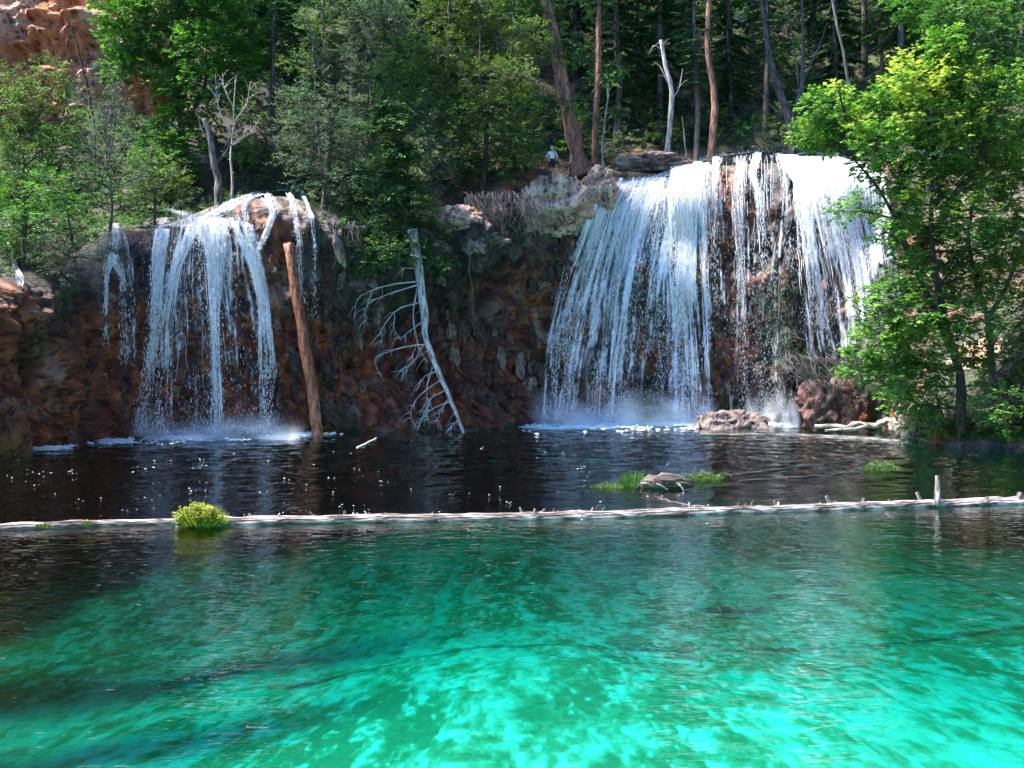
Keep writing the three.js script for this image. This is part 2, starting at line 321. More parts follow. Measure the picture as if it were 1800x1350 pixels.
// knobs of lime hanging on the cliff face, each a piece of it
{
  const r = random(91), tan = [0.16, 0.11, 0.08], pale = [0.36, 0.27, 0.21], dark = [0.07, 0.048, 0.034], rust = [0.17, 0.05, 0.015], grey = [0.28, 0.25, 0.25];
  const kinds = [[tan, pale], [dark, tan], [dark, rust], [grey, pale], [dark, [0.11, 0.075, 0.05]]].flatMap(([a, b], k) => [0, 1].map((v) => rockShape(k * 7.3 + v * 3.1 + 1, 1, 1, 1, a, b, 0.5, 6)));
  const put = (px, py, w, h, kind, off = -0.14) => {
    const p = onCliff(px, py, off), m = cast(new THREE.Mesh(kinds[kind * 2 + (r() < 0.5 ? 0 : 1)], M.rock));
    m.name = 'tufa_knob'; m.position.copy(p); m.scale.set(w, h * 1.15, Math.min(w, h) * 0.8); m.rotation.set(r.range(-0.3, 0.3), r.range(0, 6.28), r.range(-0.35, 0.35)); cliff.add(m);
  };
  for (const [px, py, w, h, k] of [[630, 500, 0.55, 0.35, 0], [595, 430, 0.35, 0.9, 0], [600, 490, 0.3, 0.5, 0], [655, 495, 0.55, 0.3, 0], [668, 570, 0.4, 0.5, 0], [632, 585, 0.2, 0.75, 0], [775, 487, 0.35, 0.5, 0], [795, 585, 0.4, 0.55, 0], [815, 590, 0.2, 0.45, 0],
    [870, 590, 0.22, 0.4, 0], [895, 598, 0.25, 0.4, 0], [880, 640, 0.35, 0.95, 3], [915, 640, 0.42, 0.8, 3], [935, 645, 0.3, 0.55, 3], [955, 500, 0.5, 0.4, 0], [975, 520, 0.4, 0.5, 0], [1000, 430, 0.6, 0.9, 0], [1010, 390, 0.7, 0.8, 0], [985, 470, 0.35, 0.6, 1],
    [830, 430, 0.9, 0.5, 0], [770, 440, 0.6, 0.45, 1], [600, 350, 0.6, 0.6, 1], [135, 700, 0.25, 0.7, 0], [65, 700, 0.22, 0.85, 0], [205, 695, 0.3, 0.8, 3], [100, 690, 0.18, 0.5, 1], [215, 580, 0.28, 0.4, 0], [410, 630, 0.28, 0.45, 0], [340, 650, 0.2, 0.7, 1], [870, 705, 0.6, 0.4, 1], [635, 680, 0.25, 0.3, 0], [660, 672, 0.3, 0.2, 3], [800, 625, 0.3, 0.5, 3]]) put(px, py, w * 0.72, h * 0.72, k);
  for (let k = 0; k < 70; k++) { const px = r.range(570, 985), py = r.range(430, 740); put(px, py, r.range(0.12, 0.45), r.range(0.18, 0.6), r.pick([0, 1, 1, 1, 2, 2, 4, 4, 4, 4])); }
  for (let k = 0; k < 60; k++) { const px = r.range(0, 570), py = r.range(500, 760); put(px, py, r.range(0.12, 0.4), r.range(0.2, 0.6), r.pick([1, 2, 2, 2, 4, 4])); }
  for (let k = 0; k < 55; k++) { const px = r.range(990, 1440), py = r.range(420, 735); put(px, py, r.range(0.12, 0.4), r.range(0.2, 0.6), r.pick([1, 2, 4, 4])); }
}
const boulder = (name, label, px, py, d, rx, ry, rz, seed, ca, cb, rough, mat = M.dry, turn = 0) => { const m = single(name, label, 'boulder', rockShape(seed, rx, ry, rz, ca, cb, rough), mat, at(px, py, d)); m.rotation.set(0, turn, 0); return m; };
const PINK = [[0.42, 0.24, 0.15], [0.8, 0.54, 0.38]];
boulder('boulder', 'large pale pink boulder overhanging the cliff below the standing person', 980, 362, 48.3, 2.35, 1.35, 1.5, 4.2, ...PINK, 0.34, M.dry, 0.4).rotation.z = 0.35;
boulder('boulder', 'narrow pink boulder wedged between the overhanging boulder and the big waterfall', 1052, 336, 49.6, 0.8, 1.2, 1.2, 9.4, ...PINK, 0.3);
boulder('boulder', 'rounded tan boulder under the overhanging spruce', 803, 392, 45.4, 1.15, 0.8, 1.2, 12.7, ...PINK, 0.32);
boulder('boulder', 'flat tan boulder just under the rounded tan one on the cliff rim', 846, 428, 46.2, 1.5, 0.6, 1.3, 15.3, [0.2, 0.12, 0.07], [0.42, 0.3, 0.22], 0.35);
boulder('boulder', 'grey brown mound of rock at the foot of the big waterfall', 1282, 758, 46.2, 1.75, 1.15, 1.2, 21.2, [0.09, 0.06, 0.05], [0.24, 0.17, 0.145], 0.22, M.rock);
boulder('boulder', 'dark red boulder in the shade right of the big waterfall', 1455, 716, 45.6, 1.2, 1.35, 1.2, 25.9, [0.045, 0.02, 0.014], [0.16, 0.065, 0.048], 0.4, M.rock);
boulder('boulder', 'brown boulder on the shore left of the leafy tree on the bank', 1612, 752, 37.4, 0.8, 0.75, 0.8, 31.4, [0.12, 0.09, 0.07], [0.32, 0.25, 0.2], 0.35);
boulder('boulder', 'orange boulder in the water at the left edge', 2, 772, 31.2, 0.7, 1.35, 0.9, 36.6, [0.05, 0.02, 0.006], [0.22, 0.09, 0.02], 0.3, M.rock);
boulder('boulder', 'low flat ledge of pink stone between the tree trunks at the top of the falls', 1150, 288, 51.6, 1.9, 0.45, 1.2, 41.1, [0.12, 0.08, 0.065], [0.34, 0.24, 0.2], 0.3);
boulder('boulder', 'pale pink rock half hidden behind the bank tree trunks', 1745, 640, 40, 1.6, 1.0, 1.1, 47.2, ...PINK, 0.36);
boulder('boulder', 'pinkish rock above the half hidden one near the right edge', 1770, 565, 43, 1.5, 1.1, 1.2, 52.8, ...PINK, 0.36);

// red rock wall high on the left, pale outcrops in the forest behind
{
  const wall = (name, label, px0, px1, py0, py1, d, seed, ca, cb, cc, n = 190) => {
    const a = at(px0, py1, d), b = at(px1, py0, d), g = new Shape(), o = V((a.x + b.x) / 2, a.y, -d);
    for (let j = 0; j <= n; j++) for (let i = 0; i <= n; i++) {
      const u = i / n, v = j / n, x = mix(a.x, b.x, u), y = mix(a.y, b.y, v), e = Math.min(u, 1 - u, 1.2 - v) * 2, st = fbm(x * 0.12, y * 0.9, seed, 3);
      const dz = fbm(x * 0.16, y * 0.1, seed, 4) * 2.2 + ridge(x * 0.35, y * 0.06, seed + 5) * 1.1 + ridge(x * 1.1, y * 0.2, seed + 8) * 0.4 + fbm(x * 0.9, y * 1.6, seed, 4) * 0.7 + fbm(x * 3, y * 4, seed, 2) * 0.2 + Math.round(st * 4) * 0.18 - 3 * (1 - smooth(0, 0.3, e));
      const s1 = fbm(x * 0.5, y * 0.12, seed + 9, 4), s2 = fbm(x * 1.6, y * 1.6, seed + 3, 3);
      g.vert(x - o.x, y - o.y, dz - v * 2.5, mix3(mix3(ca, cb, clamp(0.5 + s2 * 0.8 + 0.5 * fbm(x * 5, y * 3, seed, 2))), cc, smooth(0.05, 0.5, s1) * 0.8)); g.t.push(x, y);
    }
    for (let j = 0; j < n; j++) for (let i = 0; i < n; i++) { const k = j * (n + 1) + i; g.tri(k, k + 1, k + n + 2); g.tri(k, k + n + 2, k + n + 1); }
    return single(name, label, 'rock wall', g.build(), M.dry, o);
  };
  wall('rock_wall', 'high orange red rock wall behind the trees at upper left', -420, 330, -330, 330, 54, 3.7, [0.38, 0.1, 0.032], [0.62, 0.24, 0.1], [0.56, 0.33, 0.22]);
  wall('rock_wall', 'pale pinkish rock wall glimpsed behind the leaning conifer trunk', 800, 1060, -160, 260, 74, 13.1, [0.4, 0.33, 0.32], [0.66, 0.58, 0.58], [0.5, 0.38, 0.34], 80);
  wall('rock_wall', 'grey broken rock wall behind the bare branching tree', 1240, 1560, -140, 210, 76, 23.9, [0.2, 0.19, 0.2], [0.46, 0.43, 0.44], [0.42, 0.3, 0.26], 90);
}

// ---------------------------------------------------------------- lake
const DEPTH = (x, z) => {   // lake bed height
  const d = -z, shelf = smooth(5, 33, d + 2 * fbm(x * 0.16, 5, z * 0.1, 3) + 0.7 * Math.max(0, -x));
  return -1.5 - 2.2 * shelf - 0.5 * smooth(0, -9, x) + 0.1 * fbm(x * 0.35, 9, z * 0.15, 4) + 0.04 * fbm(x * 1.6, 2, z * 0.8, 3);
};
{
  const N = 1800, S = 26, data = new Uint8Array(N * N * 4), X0 = -13, Z0 = -27;
  for (let j = 0; j < N; j++) for (let i = 0; i < N; i++) {
    const x = X0 + (i + 0.5) / N * S, z = Z0 + (j + 0.5) / N * S;
    const w = fbm(x * 0.5, 1, z * 0.25, 2) * 0.5, a = fbm(x * 0.45, 11, z * 0.16, 4), b = fbm(x * 2.6 + w, 17, z * 1.05 + w, 4), e = fbm(x * 7.5 + b, 23, z * 3.2, 3);
    const f = fbm(x * 14 + e, 29, z * 6.5, 3);
    let c = mix3([0.13, 0.21, 0.085], [0.36, 0.42, 0.29], smooth(-0.45, 0.45, a * 0.5 + b * 0.6 + e * 0.5));        // algae and marl
    c = mix3(c, [0.07, 0.12, 0.05], smooth(0.3, 0.5, -a * 0.5 - b * 0.6 - e * 0.45) * 0.6);                         // dark weed
    c = mix3(c, [0.5, 0.52, 0.43], clamp(smooth(0.22, 0.42, b * 0.5 + e * 0.55 + f * 0.45) * 0.75));   // lime crust
    c = mix3(c, [0.16, 0.24, 0.1], smooth(0.15, 0.35, f * 0.7 - e * 0.4) * 0.35);
    const o = (j * N + i) * 4;
    for (let k = 0; k < 3; k++) data[o + k] = Math.round(255 * Math.pow(clamp(c[k]), 1 / 2.2));
    data[o + 3] = 255;
  }
  const map = new THREE.DataTexture(data, N, N); map.colorSpace = THREE.SRGBColorSpace; map.magFilter = THREE.LinearFilter; map.wrapS = map.wrapT = THREE.MirroredRepeatWrapping; map.needsUpdate = true;
  const g = new Shape(), st = 0.25, nx = 200, nz = 250;
  for (let j = 0; j <= nz; j++) for (let i = 0; i <= nx; i++) { const x = -25 + i * st, z = -54 + j * st; g.vert(x, DEPTH(x, z), z, [1, 1, 1]); g.t.push((x - X0) / S, (z - Z0) / S); }
  for (let j = 0; j < nz; j++) for (let i = 0; i < nx; i++) { const a = j * (nx + 1) + i; g.tri(a, a + nx + 1, a + 1); g.tri(a + 1, a + nx + 1, a + nx + 2); }
  structure('lake_bed', g.build(), new THREE.MeshStandardMaterial({ name: 'marl', map, roughness: 1 }));

  // the water itself: it takes up red light with every metre
  const body = new THREE.BoxGeometry(56, 8, 62); body.translate(0, -4.03, -25);
  const wb = structure('lake_water', body, new THREE.MeshPhysicalMaterial({ name: 'clear_water', color: 0xffffff, transparent: true, opacity: 0, roughness: 0, transmission: 1, thickness: 1, ior: 1.0, attenuationColor: new THREE.Color(0.55, 0.885, 0.88), attenuationDistance: 1 }));
  wb.castShadow = false;
  // its surface
  const RN = 512, bump = new Uint8Array(RN * RN * 4), per = (x, y, f, s) => { const a = x * 6.28319, b = y * 6.28319, r = f / 6.28319; return noise(Math.cos(a) * r + s, Math.sin(a) * r + 3 * s, Math.cos(b) * r * 1.9 + 5 * s) + noise(Math.cos(a) * r + 7 * s, Math.sin(a) * r, Math.sin(b) * r * 1.9 + s); };
  for (let j = 0; j < RN; j++) for (let i = 0; i < RN; i++) {
    const u = i / RN, v = j / RN, h = per(u, v, 9, 1.7) * 0.5 + per(u, v, 19, 3.9) * 0.32 + per(u, v, 41, 8.3) * 0.2;
    const q = Math.round(255 * clamp(0.5 + h * 0.3)), o = (j * RN + i) * 4; bump[o] = bump[o + 1] = bump[o + 2] = q; bump[o + 3] = 255;
  }
  const bm = new THREE.DataTexture(bump, RN, RN); bm.magFilter = THREE.LinearFilter; bm.wrapS = bm.wrapT = THREE.RepeatWrapping; bm.needsUpdate = true; bm.repeat.set(1 / 3.4, 1 / 2.3);
  const w = new Shape(), ws = 0.16, wx = 270, wz = 345;
  for (let j = 0; j <= wz; j++) for (let i = 0; i <= wx; i++) {
    const x = -21.6 + i * ws, z = -53 + j * ws, d = -z, far = smooth(17.5, 30, d);
    const y = 0.004 * fbm(x * 0.9, z * 1.6, 2, 2) * (1 + 0.5 * far) + far * 0.048 * fbm(x * 1.5, z * 2.4, 8, 3) + 0.004 * Math.sin(1.1 * (z + 0.45 * x) * 3 + 3 * noise(x * 0.3, z * 0.3, 1)) * smooth(2, -6, x) * 0.8;
    w.vert(x, y, z, [1, 1, 1]); w.t.push(x, z);
  }
  for (let j = 0; j < wz; j++) for (let i = 0; i < wx; i++) { const a = j * (wx + 1) + i; w.tri(a, a + wx + 1, a + 1); w.tri(a + 1, a + wx + 1, a + wx + 2); }
  structure('water_surface', w.build(), new THREE.MeshPhysicalMaterial({ name: 'water_surface', color: 0xffffff, roughness: 0.03, transmission: 1, thickness: 0, ior: 1.33, bumpMap: bm, bumpScale: 0.022, side: THREE.DoubleSide }));
}
// ---------------------------------------------------------------- waterfalls
{
  const WHITE = (r) => { const k = r.range(0.8, 0.95); return [k, k * 0.985, k * 0.97]; };
  // path: [px, py, half width in px]; drops thin out with the fall, threads stay together
  function stream(parent, seed, path, { drops = 800, threads = 20, guess = 46, off = 0.12, out = 0.35, size = 1, thick = 1, top = 1.3, len = [0.12, 0.2], gaps = 0, cling = gaps, veil = gaps ? [0.6, 0.6] : [0.78, 0.3] }) {
    const r = random(seed), g = new Shape(), n = path.length - 1;
    const seg = path.slice(1).map((p, k) => Math.hypot(p[0] - path[k][0], p[1] - path[k][1])), total = seg.reduce((a, b) => a + b);
    const point = (t, side) => {
      let q = t * total, k = 0; while (k < n - 1 && q > seg[k]) q -= seg[k++];
      const f = clamp(q / seg[k]), a = path[k], b = path[k + 1], w = mix(a[2], b[2], f);
      const px = mix(a[0], b[0], f) + side * w, py = mix(a[1], b[1], f);
      return cling ? onCliff(px, py, 0.05, guess) : sheetPoint(px, py, off + out * t, guess);
    };
    if (veil) { // a thin torn sheet of water between the drops
      const wm = Math.max(...path.map((p) => p[2])) * 2.4 / FOCAL * guess, nu = Math.round(clamp(wm / 0.045, 10, 90)), nv = Math.round(clamp(total / FOCAL * guess / 0.11, 14, 110)), q = new Shape(), al = [];
      for (let j = 0; j <= nv; j++) for (let i = 0; i <= nu; i++) {
        const t = j / nv, s0 = (i / nu * 2 - 1) * 1.15, p = point(t, s0), m = s0 * wm * 0.5, y = t * total / FOCAL * guess;
        p.z -= 0.05 - 0.05 * noise(m * 3, y * 0.7, seed);
        const st = fbm(m * 2.2, y * 0.22, seed * 1.3, 2) * 0.5 + fbm(m * 7.5, y * 0.5, seed * 2.1, 3) * 0.55 + fbm(m * 9, y * 4.5, seed * 0.7, 2) * 0.28, edge = 1 - Math.pow(Math.abs(s0) / 1.15, 3), body = mix(veil[0], veil[1], Math.pow(t, 0.7));
        q.vert(p.x, p.y, p.z, WHITE(r)); al.push(clamp((body * 1.7 + st * 1.5 - 0.62) * smooth(0, 0.5, edge)) * smooth(1, 0.93, t));
      }
      for (let j = 0; j < nv; j++) for (let i = 0; i < nu; i++) { const a = j * (nu + 1) + i; q.tri(a, a + nu + 1, a + 1); q.tri(a + 1, a + nu + 1, a + nu + 2); }
      const vg = q.build(true), c4 = new Float32Array(al.length * 4); al.forEach((a, k) => { c4.set([0.94, 0.94, 0.94, a], k * 4); }); vg.setAttribute('color', new THREE.BufferAttribute(c4, 4));
      part(parent, 'veil', vg, M.veil);
    }
    for (let k = 0; k < threads * (gaps ? 0.35 : 1.5); k++) {
      const s0 = r.gauss() * 0.72, t0 = Math.pow(r(), 2.4) * (gaps ? 0.8 : 0.55), t1 = Math.min(1, t0 + r.range(len[0] * 0.6, len[1] * 1.5) * (1 - 0.5 * t0)), pts = [], m = 7;
      for (let q = 0; q <= m; q++) { const t = mix(t0, t1, q / m); pts.push(point(t, s0 + 1.5 / path[1][2] * noise(q * 0.5, seed + k, 2))); pts[q].z += 0.06 * noise(k, q, 3); }
      const w = r.range(0.005, 0.016) * thick; g.limb(pts, (f) => w * Math.sin(Math.PI * clamp(0.12 + f * 0.8)) * (0.7 + 0.5 * noise(f * 6, k, 5)), 0, 3, WHITE(r), 0.3, k);
    }
    for (let k = 0; k < drops * (gaps ? 0.8 : 2.0); k++) {
      const t = Math.pow(r(), top), s0 = r.gauss() * 0.7; if (fbm(s0 * 2.2, t * (gaps ? 14 : 5), seed * 3.7, 3) < (gaps ? 0 : -0.12 - 0.2 * (1 - t))) continue;
      const p = point(t, s0), e = point(Math.min(1, t + 0.015), s0), d = e.sub(p);
      d.lengthSq() > 1e-9 ? d.normalize() : d.set(0, -1, 0); d.lerp(V(0, -1, 0), t * 0.8).normalize();
      p.x += r.gauss() * 0.1 * t; p.z += Math.abs(r.gauss()) * 0.35 * (0.2 + t); p.y += r.gauss() * 0.06;
      const w = r.range(0.009, 0.026) * size * (r() < 0.1 ? 1.7 : 1); g.drop(p, d, w * r.range(2, 8), w, WHITE(r));
    }
    return part(parent, 'stream', g.build(false), M.fall, 'stuff');
  }
  const foamAt = (parent, seed, spots, n, guess) => {   // [px, py, half width px, half depth m]
    const r = random(seed), g = new Shape();
    for (let k = 0; k < n; k++) {
      const q = r.pick(spots), d = EYE * FOCAL / (q[1] - HORIZON), p = at(q[0] + r.gauss() * q[2], q[1], d); const sp = r.gauss(); p.z += sp * Math.abs(sp) * q[3] * 3.4; p.x += r.gauss() * 0.3; if (fbm(p.x * 0.9, 3, p.z * 1.4, 3) < -0.35 + 0.4 * Math.abs(sp)) continue; p.y = 0.02 + Math.abs(r.gauss()) * 0.06;
      const w = r.range(0.02, 0.1), c = WHITE(r), k0 = g.n;
      for (const [x, y, z] of [[1, 0, 0], [-1, 0, 0], [0, 0.45, 0], [0, -0.3, 0], [0, 0, 1], [0, 0, -1]]) g.vert(p.x + x * w * 1.2, p.y + y * w, p.z + z * w, c);
      for (const [a, b, e] of [[0, 2, 4], [4, 2, 1], [1, 2, 5], [5, 2, 0], [4, 3, 0], [1, 3, 4], [5, 3, 1], [0, 3, 5]]) g.tri(k0 + a, k0 + b, k0 + e);
    }
    return part(parent, 'foam', g.build(false), M.foam, 'stuff');
  };
  const mistAt = (parent, seed, runs) => {   // [px from, px to, py, height px, distance, density]: drifting sheets of fine spray at the foot
    const r = random(seed);
    for (const [p0, p1, py, h, d, k] of runs) for (let m = 0; m < 3; m++) {
      const q = new Shape(), nu = 70, nv = 16, al = [];
      for (let j = 0; j <= nv; j++) for (let i = 0; i <= nu; i++) {
        const u = i / nu, v = j / nv, p = at(mix(p0, p1, u), py, d - m * 0.35); p.y = Math.max(0.01, p.y * 0) + v * h * d / FOCAL * (1 + 0.35 * noise(u * 5, m, seed)); p.z += 0.3 * noise(u * 6, v * 2, seed + m) - 0.3 * v;
        q.vert(p.x, p.y, p.z, [1, 1, 1]); const x = u * (p1 - p0) / FOCAL * d;
        al.push(clamp(k * (1 - v) * (0.75 + 1.1 * fbm(x * 0.8, v * 1.5, seed + m * 5, 4)) * smooth(0, 0.12, u) * smooth(1, 0.88, u)));
      }
      for (let j = 0; j < nv; j++) for (let i = 0; i < nu; i++) { const a = j * (nu + 1) + i; q.tri(a, a + 1, a + nu + 1); q.tri(a + 1, a + nu + 2, a + nu + 1); }
      const g = q.build(true), c4 = new Float32Array(al.length * 4); al.forEach((a, n) => c4.set([0.92, 0.93, 0.95, a], n * 4)); g.setAttribute('color', new THREE.BufferAttribute(c4, 4)); part(parent, 'mist', g, M.veil);
    }
  };
  const sprayAt = (parent, seed, spots, n, size = 0.03) => {   // [px, py, spread px, spread up px, distance]
    const r = random(seed), g = new Shape();
    for (let k = 0; k < n; k++) { const q = r.pick(spots), p = at(q[0] + r.gauss() * q[2], q[1] - Math.abs(r.gauss()) * q[3], q[4] + r.gauss() * 0.5); if (p.y > 0.02) g.drop(p, V(r.gauss() * 0.4, -1, 0).normalize(), size * r.range(1, 2.4), size * r.range(0.5, 1.1), WHITE(r)); }
    return part(parent, 'spray', g.build(false), M.fall, 'stuff');
  };
  // left falls
  const a = thing('waterfall', 'left waterfall with a white domed top fanning over rusty rock', 'waterfall', V(0, 0, 0)), ga = 41;
  const A = (seed, path, o) => stream(a, seed, path, { guess: ga, ...o });
  A(1, [[285, 402, 12], [278, 450, 12], [272, 560, 10], [258, 680, 9], [250, 765, 10]], { drops: 1500, threads: 60, thick: 1.2, top: 1.0, out: 0.5 });
  A(2, [[335, 395, 16], [308, 470, 10], [292, 560, 12], [290, 660, 14], [285, 765, 16]], { drops: 1300, threads: 40, thick: 1, top: 1.3, out: 0.5 });
  A(3, [[372, 385, 26], [378, 450, 16], [378, 560, 9], [382, 680, 9], [384, 765, 14]], { drops: 1500, threads: 60, thick: 1.2, top: 1.2, out: 0.5 });
  A(4, [[425, 395, 16], [450, 470, 11], [464, 540, 10], [470, 660, 16], [472, 760, 20]], { drops: 1200, threads: 50, thick: 1.1, top: 1.9, out: 0.5 });
  A(5, [[300, 398, 30], [380, 388, 46], [430, 398, 20]], { drops: 500, threads: 30, thick: 1, top: 1, out: 0.1, off: 0.03, len: [0.1, 0.2], gaps: 1 });
  A(6, [[350, 382, 70], [352, 420, 82], [350, 500, 92], [360, 620, 100], [360, 765, 110]], { drops: 2000, threads: 40, thick: 0.9, top: 1.7, out: 0.55, size: 0.85, veil: [0.36, -0.1] });
  A(7, [[520, 332, 11], [460, 337, 13], [410, 355, 14], [360, 388, 16]], { drops: 520, threads: 40, thick: 1, top: 1, out: 0.05, off: 0.03, len: [0.2, 0.35], gaps: 1 });
  A(8, [[262, 362, 6], [300, 370, 8], [340, 382, 12]], { cling: 1, drops: 380, threads: 30, thick: 1.1, top: 1, out: 0.1, len: [0.2, 0.35] });
  A(9, [[340, 348, 4], [315, 358, 5], [300, 368, 6]], { cling: 1, drops: 140, threads: 14, top: 1, out: 0.1, len: [0.3, 0.4] });
  A(10, [[440, 342, 5], [430, 365, 4], [434, 395, 4]], { cling: 1, drops: 130, threads: 18, top: 1, out: 0.1, len: [0.3, 0.4] });
  A(11, [[468, 338, 8], [482, 370, 6], [470, 405, 6], [456, 440, 6], [453, 480, 6]], { cling: 1, drops: 260, threads: 30, thick: 0.9, top: 1, out: 0.2, len: [0.15, 0.3] });
  A(12, [[505, 332, 6], [518, 365, 5], [525, 410, 6], [530, 500, 6], [540, 600, 8]], { cling: 1, veil: [0.5, 0.1], drops: 420, threads: 26, top: 1.5, out: 0.2, thick: 0.8 });
  A(13, [[530, 335, 3], [548, 380, 4], [555, 440, 4], [556, 560, 5]], { cling: 1, veil: [0.5, 0.1], drops: 160, threads: 10, top: 1.5, thick: 0.7 });
  foamAt(a, 21, [[210, 777, 26, 0.2], [265, 773, 30, 0.3], [330, 772, 40, 0.35], [400, 770, 40, 0.3], [470, 767, 40, 0.2], [530, 765, 34, 0.12], [90, 790, 12, 0.12]], 9000);
  sprayAt(a, 22, [[255, 768, 16, 34, 38.2], [300, 768, 40, 30, 38.8], [385, 766, 40, 34, 39.3], [455, 764, 30, 26, 40]], 5200, 0.018);
  mistAt(a, 23, [[190, 540, 772, 42, 38.6, 0.34]]);
  const b = thing('waterfall', 'thin twin trickle left of the domed waterfall', 'waterfall', V(0, 0, 0));
  stream(b, 31, [[200, 392, 8], [205, 430, 9], [197, 452, 8]], { cling: 1, veil: [0.5, 0.1], guess: 39, drops: 260, threads: 16, thick: 0.8, top: 1 });
  stream(b, 32, [[198, 448, 9], [187, 480, 4], [187, 560, 3], [188, 660, 3]], { cling: 1, veil: [0.5, 0.1], guess: 38, drops: 420, threads: 26, top: 1.4 });
  stream(b, 33, [[200, 448, 9], [216, 490, 5], [220, 540, 5], [224, 640, 8]], { cling: 1, veil: [0.5, 0.1], guess: 38, drops: 340, threads: 18, top: 1.6 });
  stream(b, 34, [[216, 400, 5], [228, 450, 4], [232, 540, 5], [236, 640, 6]], { cling: 1, veil: [0.5, 0.1], guess: 38, drops: 150, threads: 8, top: 1.3, thick: 0.7 });
  const c = thing('waterfall', 'narrow white trickle at the left edge under the shrubs', 'waterfall', V(0, 0, 0));
  stream(c, 41, [[6, 416, 4], [20, 435, 4], [28, 465, 4], [38, 492, 5], [36, 520, 7], [40, 570, 8]], { cling: 1, veil: [0.5, 0.1], guess: 34, drops: 420, threads: 30, top: 1.4 });
  // right falls
  const e = thing('waterfall', 'widest waterfall, a speckled curtain below the conifer trunks', 'waterfall', V(0, 0, 0)), ge = 49;
  const E = (seed, path, o) => stream(e, seed, path, { guess: ge, ...o });
  E(51, [[1085, 322, 20], [1055, 370, 18], [1020, 480, 24], [990, 600, 26], [980, 748, 26]], { drops: 3000, threads: 90, thick: 1.1, top: 1.05, out: 0.6 });
  E(52, [[1130, 318, 34], [1105, 380, 34], [1080, 500, 34], [1065, 620, 30], [1058, 748, 26]], { drops: 3200, threads: 80, thick: 1.1, top: 1.1, out: 0.6 });
  E(53, [[1150, 312, 80], [1130, 380, 90], [1100, 520, 112], [1085, 640, 120], [1075, 748, 125]], { drops: 4200, threads: 60, thick: 0.9, top: 1.35, out: 0.7, size: 0.85, veil: [0.4, 0.1] });
  E(54, [[1215, 285, 32], [1202, 340, 26], [1200, 480, 22], [1208, 600, 24], [1212, 748, 28]], { drops: 3400, threads: 150, thick: 1.35, top: 1.0, out: 0.6 });
  E(55, [[1065, 322, 12], [1130, 318, 12], [1190, 300, 14], [1240, 275, 12], [1330, 266, 8], [1390, 268, 10]], { drops: 1200, threads: 60, thick: 1, top: 1, out: 0.05, off: 0.02, len: [0.05, 0.12], gaps: 1 });
  E(56, [[1225, 290, 24], [1236, 400, 8], [1240, 520, 6], [1246, 640, 7], [1246, 740, 10]], { drops: 800, threads: 50, thick: 1.1, top: 1.2, out: 0.5 });
  E(57, [[1262, 275, 8], [1256, 330, 8], [1254, 420, 8], [1254, 560, 10]], { drops: 420, threads: 26, top: 1.3, thick: 0.8, veil: [0.35, 0.05] });
  E(58, [[1300, 275, 10], [1296, 330, 9], [1300, 430, 9], [1304, 600, 10], [1302, 735, 12]], { drops: 650, threads: 28, top: 1.2, thick: 0.8, veil: [0.4, 0.1] });
  E(59, [[1330, 268, 8], [1322, 305, 8], [1336, 345, 8], [1342, 420, 9], [1345, 520, 12]], { drops: 560, threads: 46, top: 1.5, thick: 1.1, veil: [0.6, 0.05] });
  E(60, [[1368, 270, 8], [1380, 320, 7], [1386, 400, 7], [1388, 480, 9]], { drops: 260, threads: 20, top: 1.5, thick: 0.7, veil: [0.3, 0] });
  E(61, [[1150, 330, 40], [1165, 420, 36], [1168, 560, 36], [1160, 700, 44]], { drops: 900, threads: 10, top: 1.2, thick: 0.7, out: 0.5, veil: [0.2, 0.12] });
  E(62, [[1345, 470, 50], [1340, 600, 60], [1345, 735, 60]], { drops: 900, threads: 0, top: 0.9, size: 0.8, out: 0.5, veil: [0.06, 0.16] });
  E(63, [[1318, 272, 66], [1318, 340, 66], [1316, 460, 62], [1314, 600, 58]], { drops: 700, threads: 20, top: 1.2, size: 0.8, out: 0.3, veil: [0.1, 0.02] });
  foamAt(e, 71, [[960, 752, 26, 0.35], [1030, 750, 40, 0.4], [1100, 750, 46, 0.4], [1180, 749, 40, 0.35], [1225, 748, 20, 0.25], [1345, 747, 10, 0.12]], 12000);
  sprayAt(e, 72, [[985, 748, 30, 46, 47.6], [1060, 748, 40, 48, 47.8], [1140, 748, 44, 36, 47.8], [1210, 746, 34, 50, 47.6], [1345, 745, 24, 50, 47.4]], 9000, 0.018);
  mistAt(e, 73, [[925, 1270, 750, 56, 47.2, 0.32], [1310, 1410, 748, 60, 46.6, 0.22]]);
  const f = thing('waterfall', 'white cascade right of the dark bulge behind the leafy bank tree', 'waterfall', V(0, 0, 0));
  const Fs = (seed, path, o) => stream(f, seed, path, { guess: 48, ...o });
  Fs(81, [[1385, 272, 16], [1410, 320, 14], [1414, 420, 14], [1428, 540, 20], [1445, 630, 26]], { drops: 2200, threads: 130, thick: 1.35, top: 1.1 });
  Fs(82, [[1430, 275, 46], [1450, 330, 44], [1470, 420, 46], [1490, 520, 50], [1500, 620, 56]], { drops: 3400, threads: 170, thick: 1.2, top: 1.3 });
  Fs(83, [[1490, 290, 38], [1502, 370, 30], [1515, 440, 32], [1526, 520, 34], [1532, 630, 44]], { drops: 2000, threads: 110, thick: 1.3, top: 1.3 });
  Fs(84, [[1400, 270, 10], [1440, 268, 12], [1500, 285, 16], [1550, 310, 16]], { drops: 600, threads: 40, thick: 1, top: 1, out: 0.05, off: 0.03, len: [0.12, 0.25], gaps: 1 });
  Fs(85, [[1535, 305, 18], [1545, 400, 24], [1556, 500, 26], [1568, 600, 30]], { drops: 800, threads: 40, thick: 1.1, top: 1.2 });
}
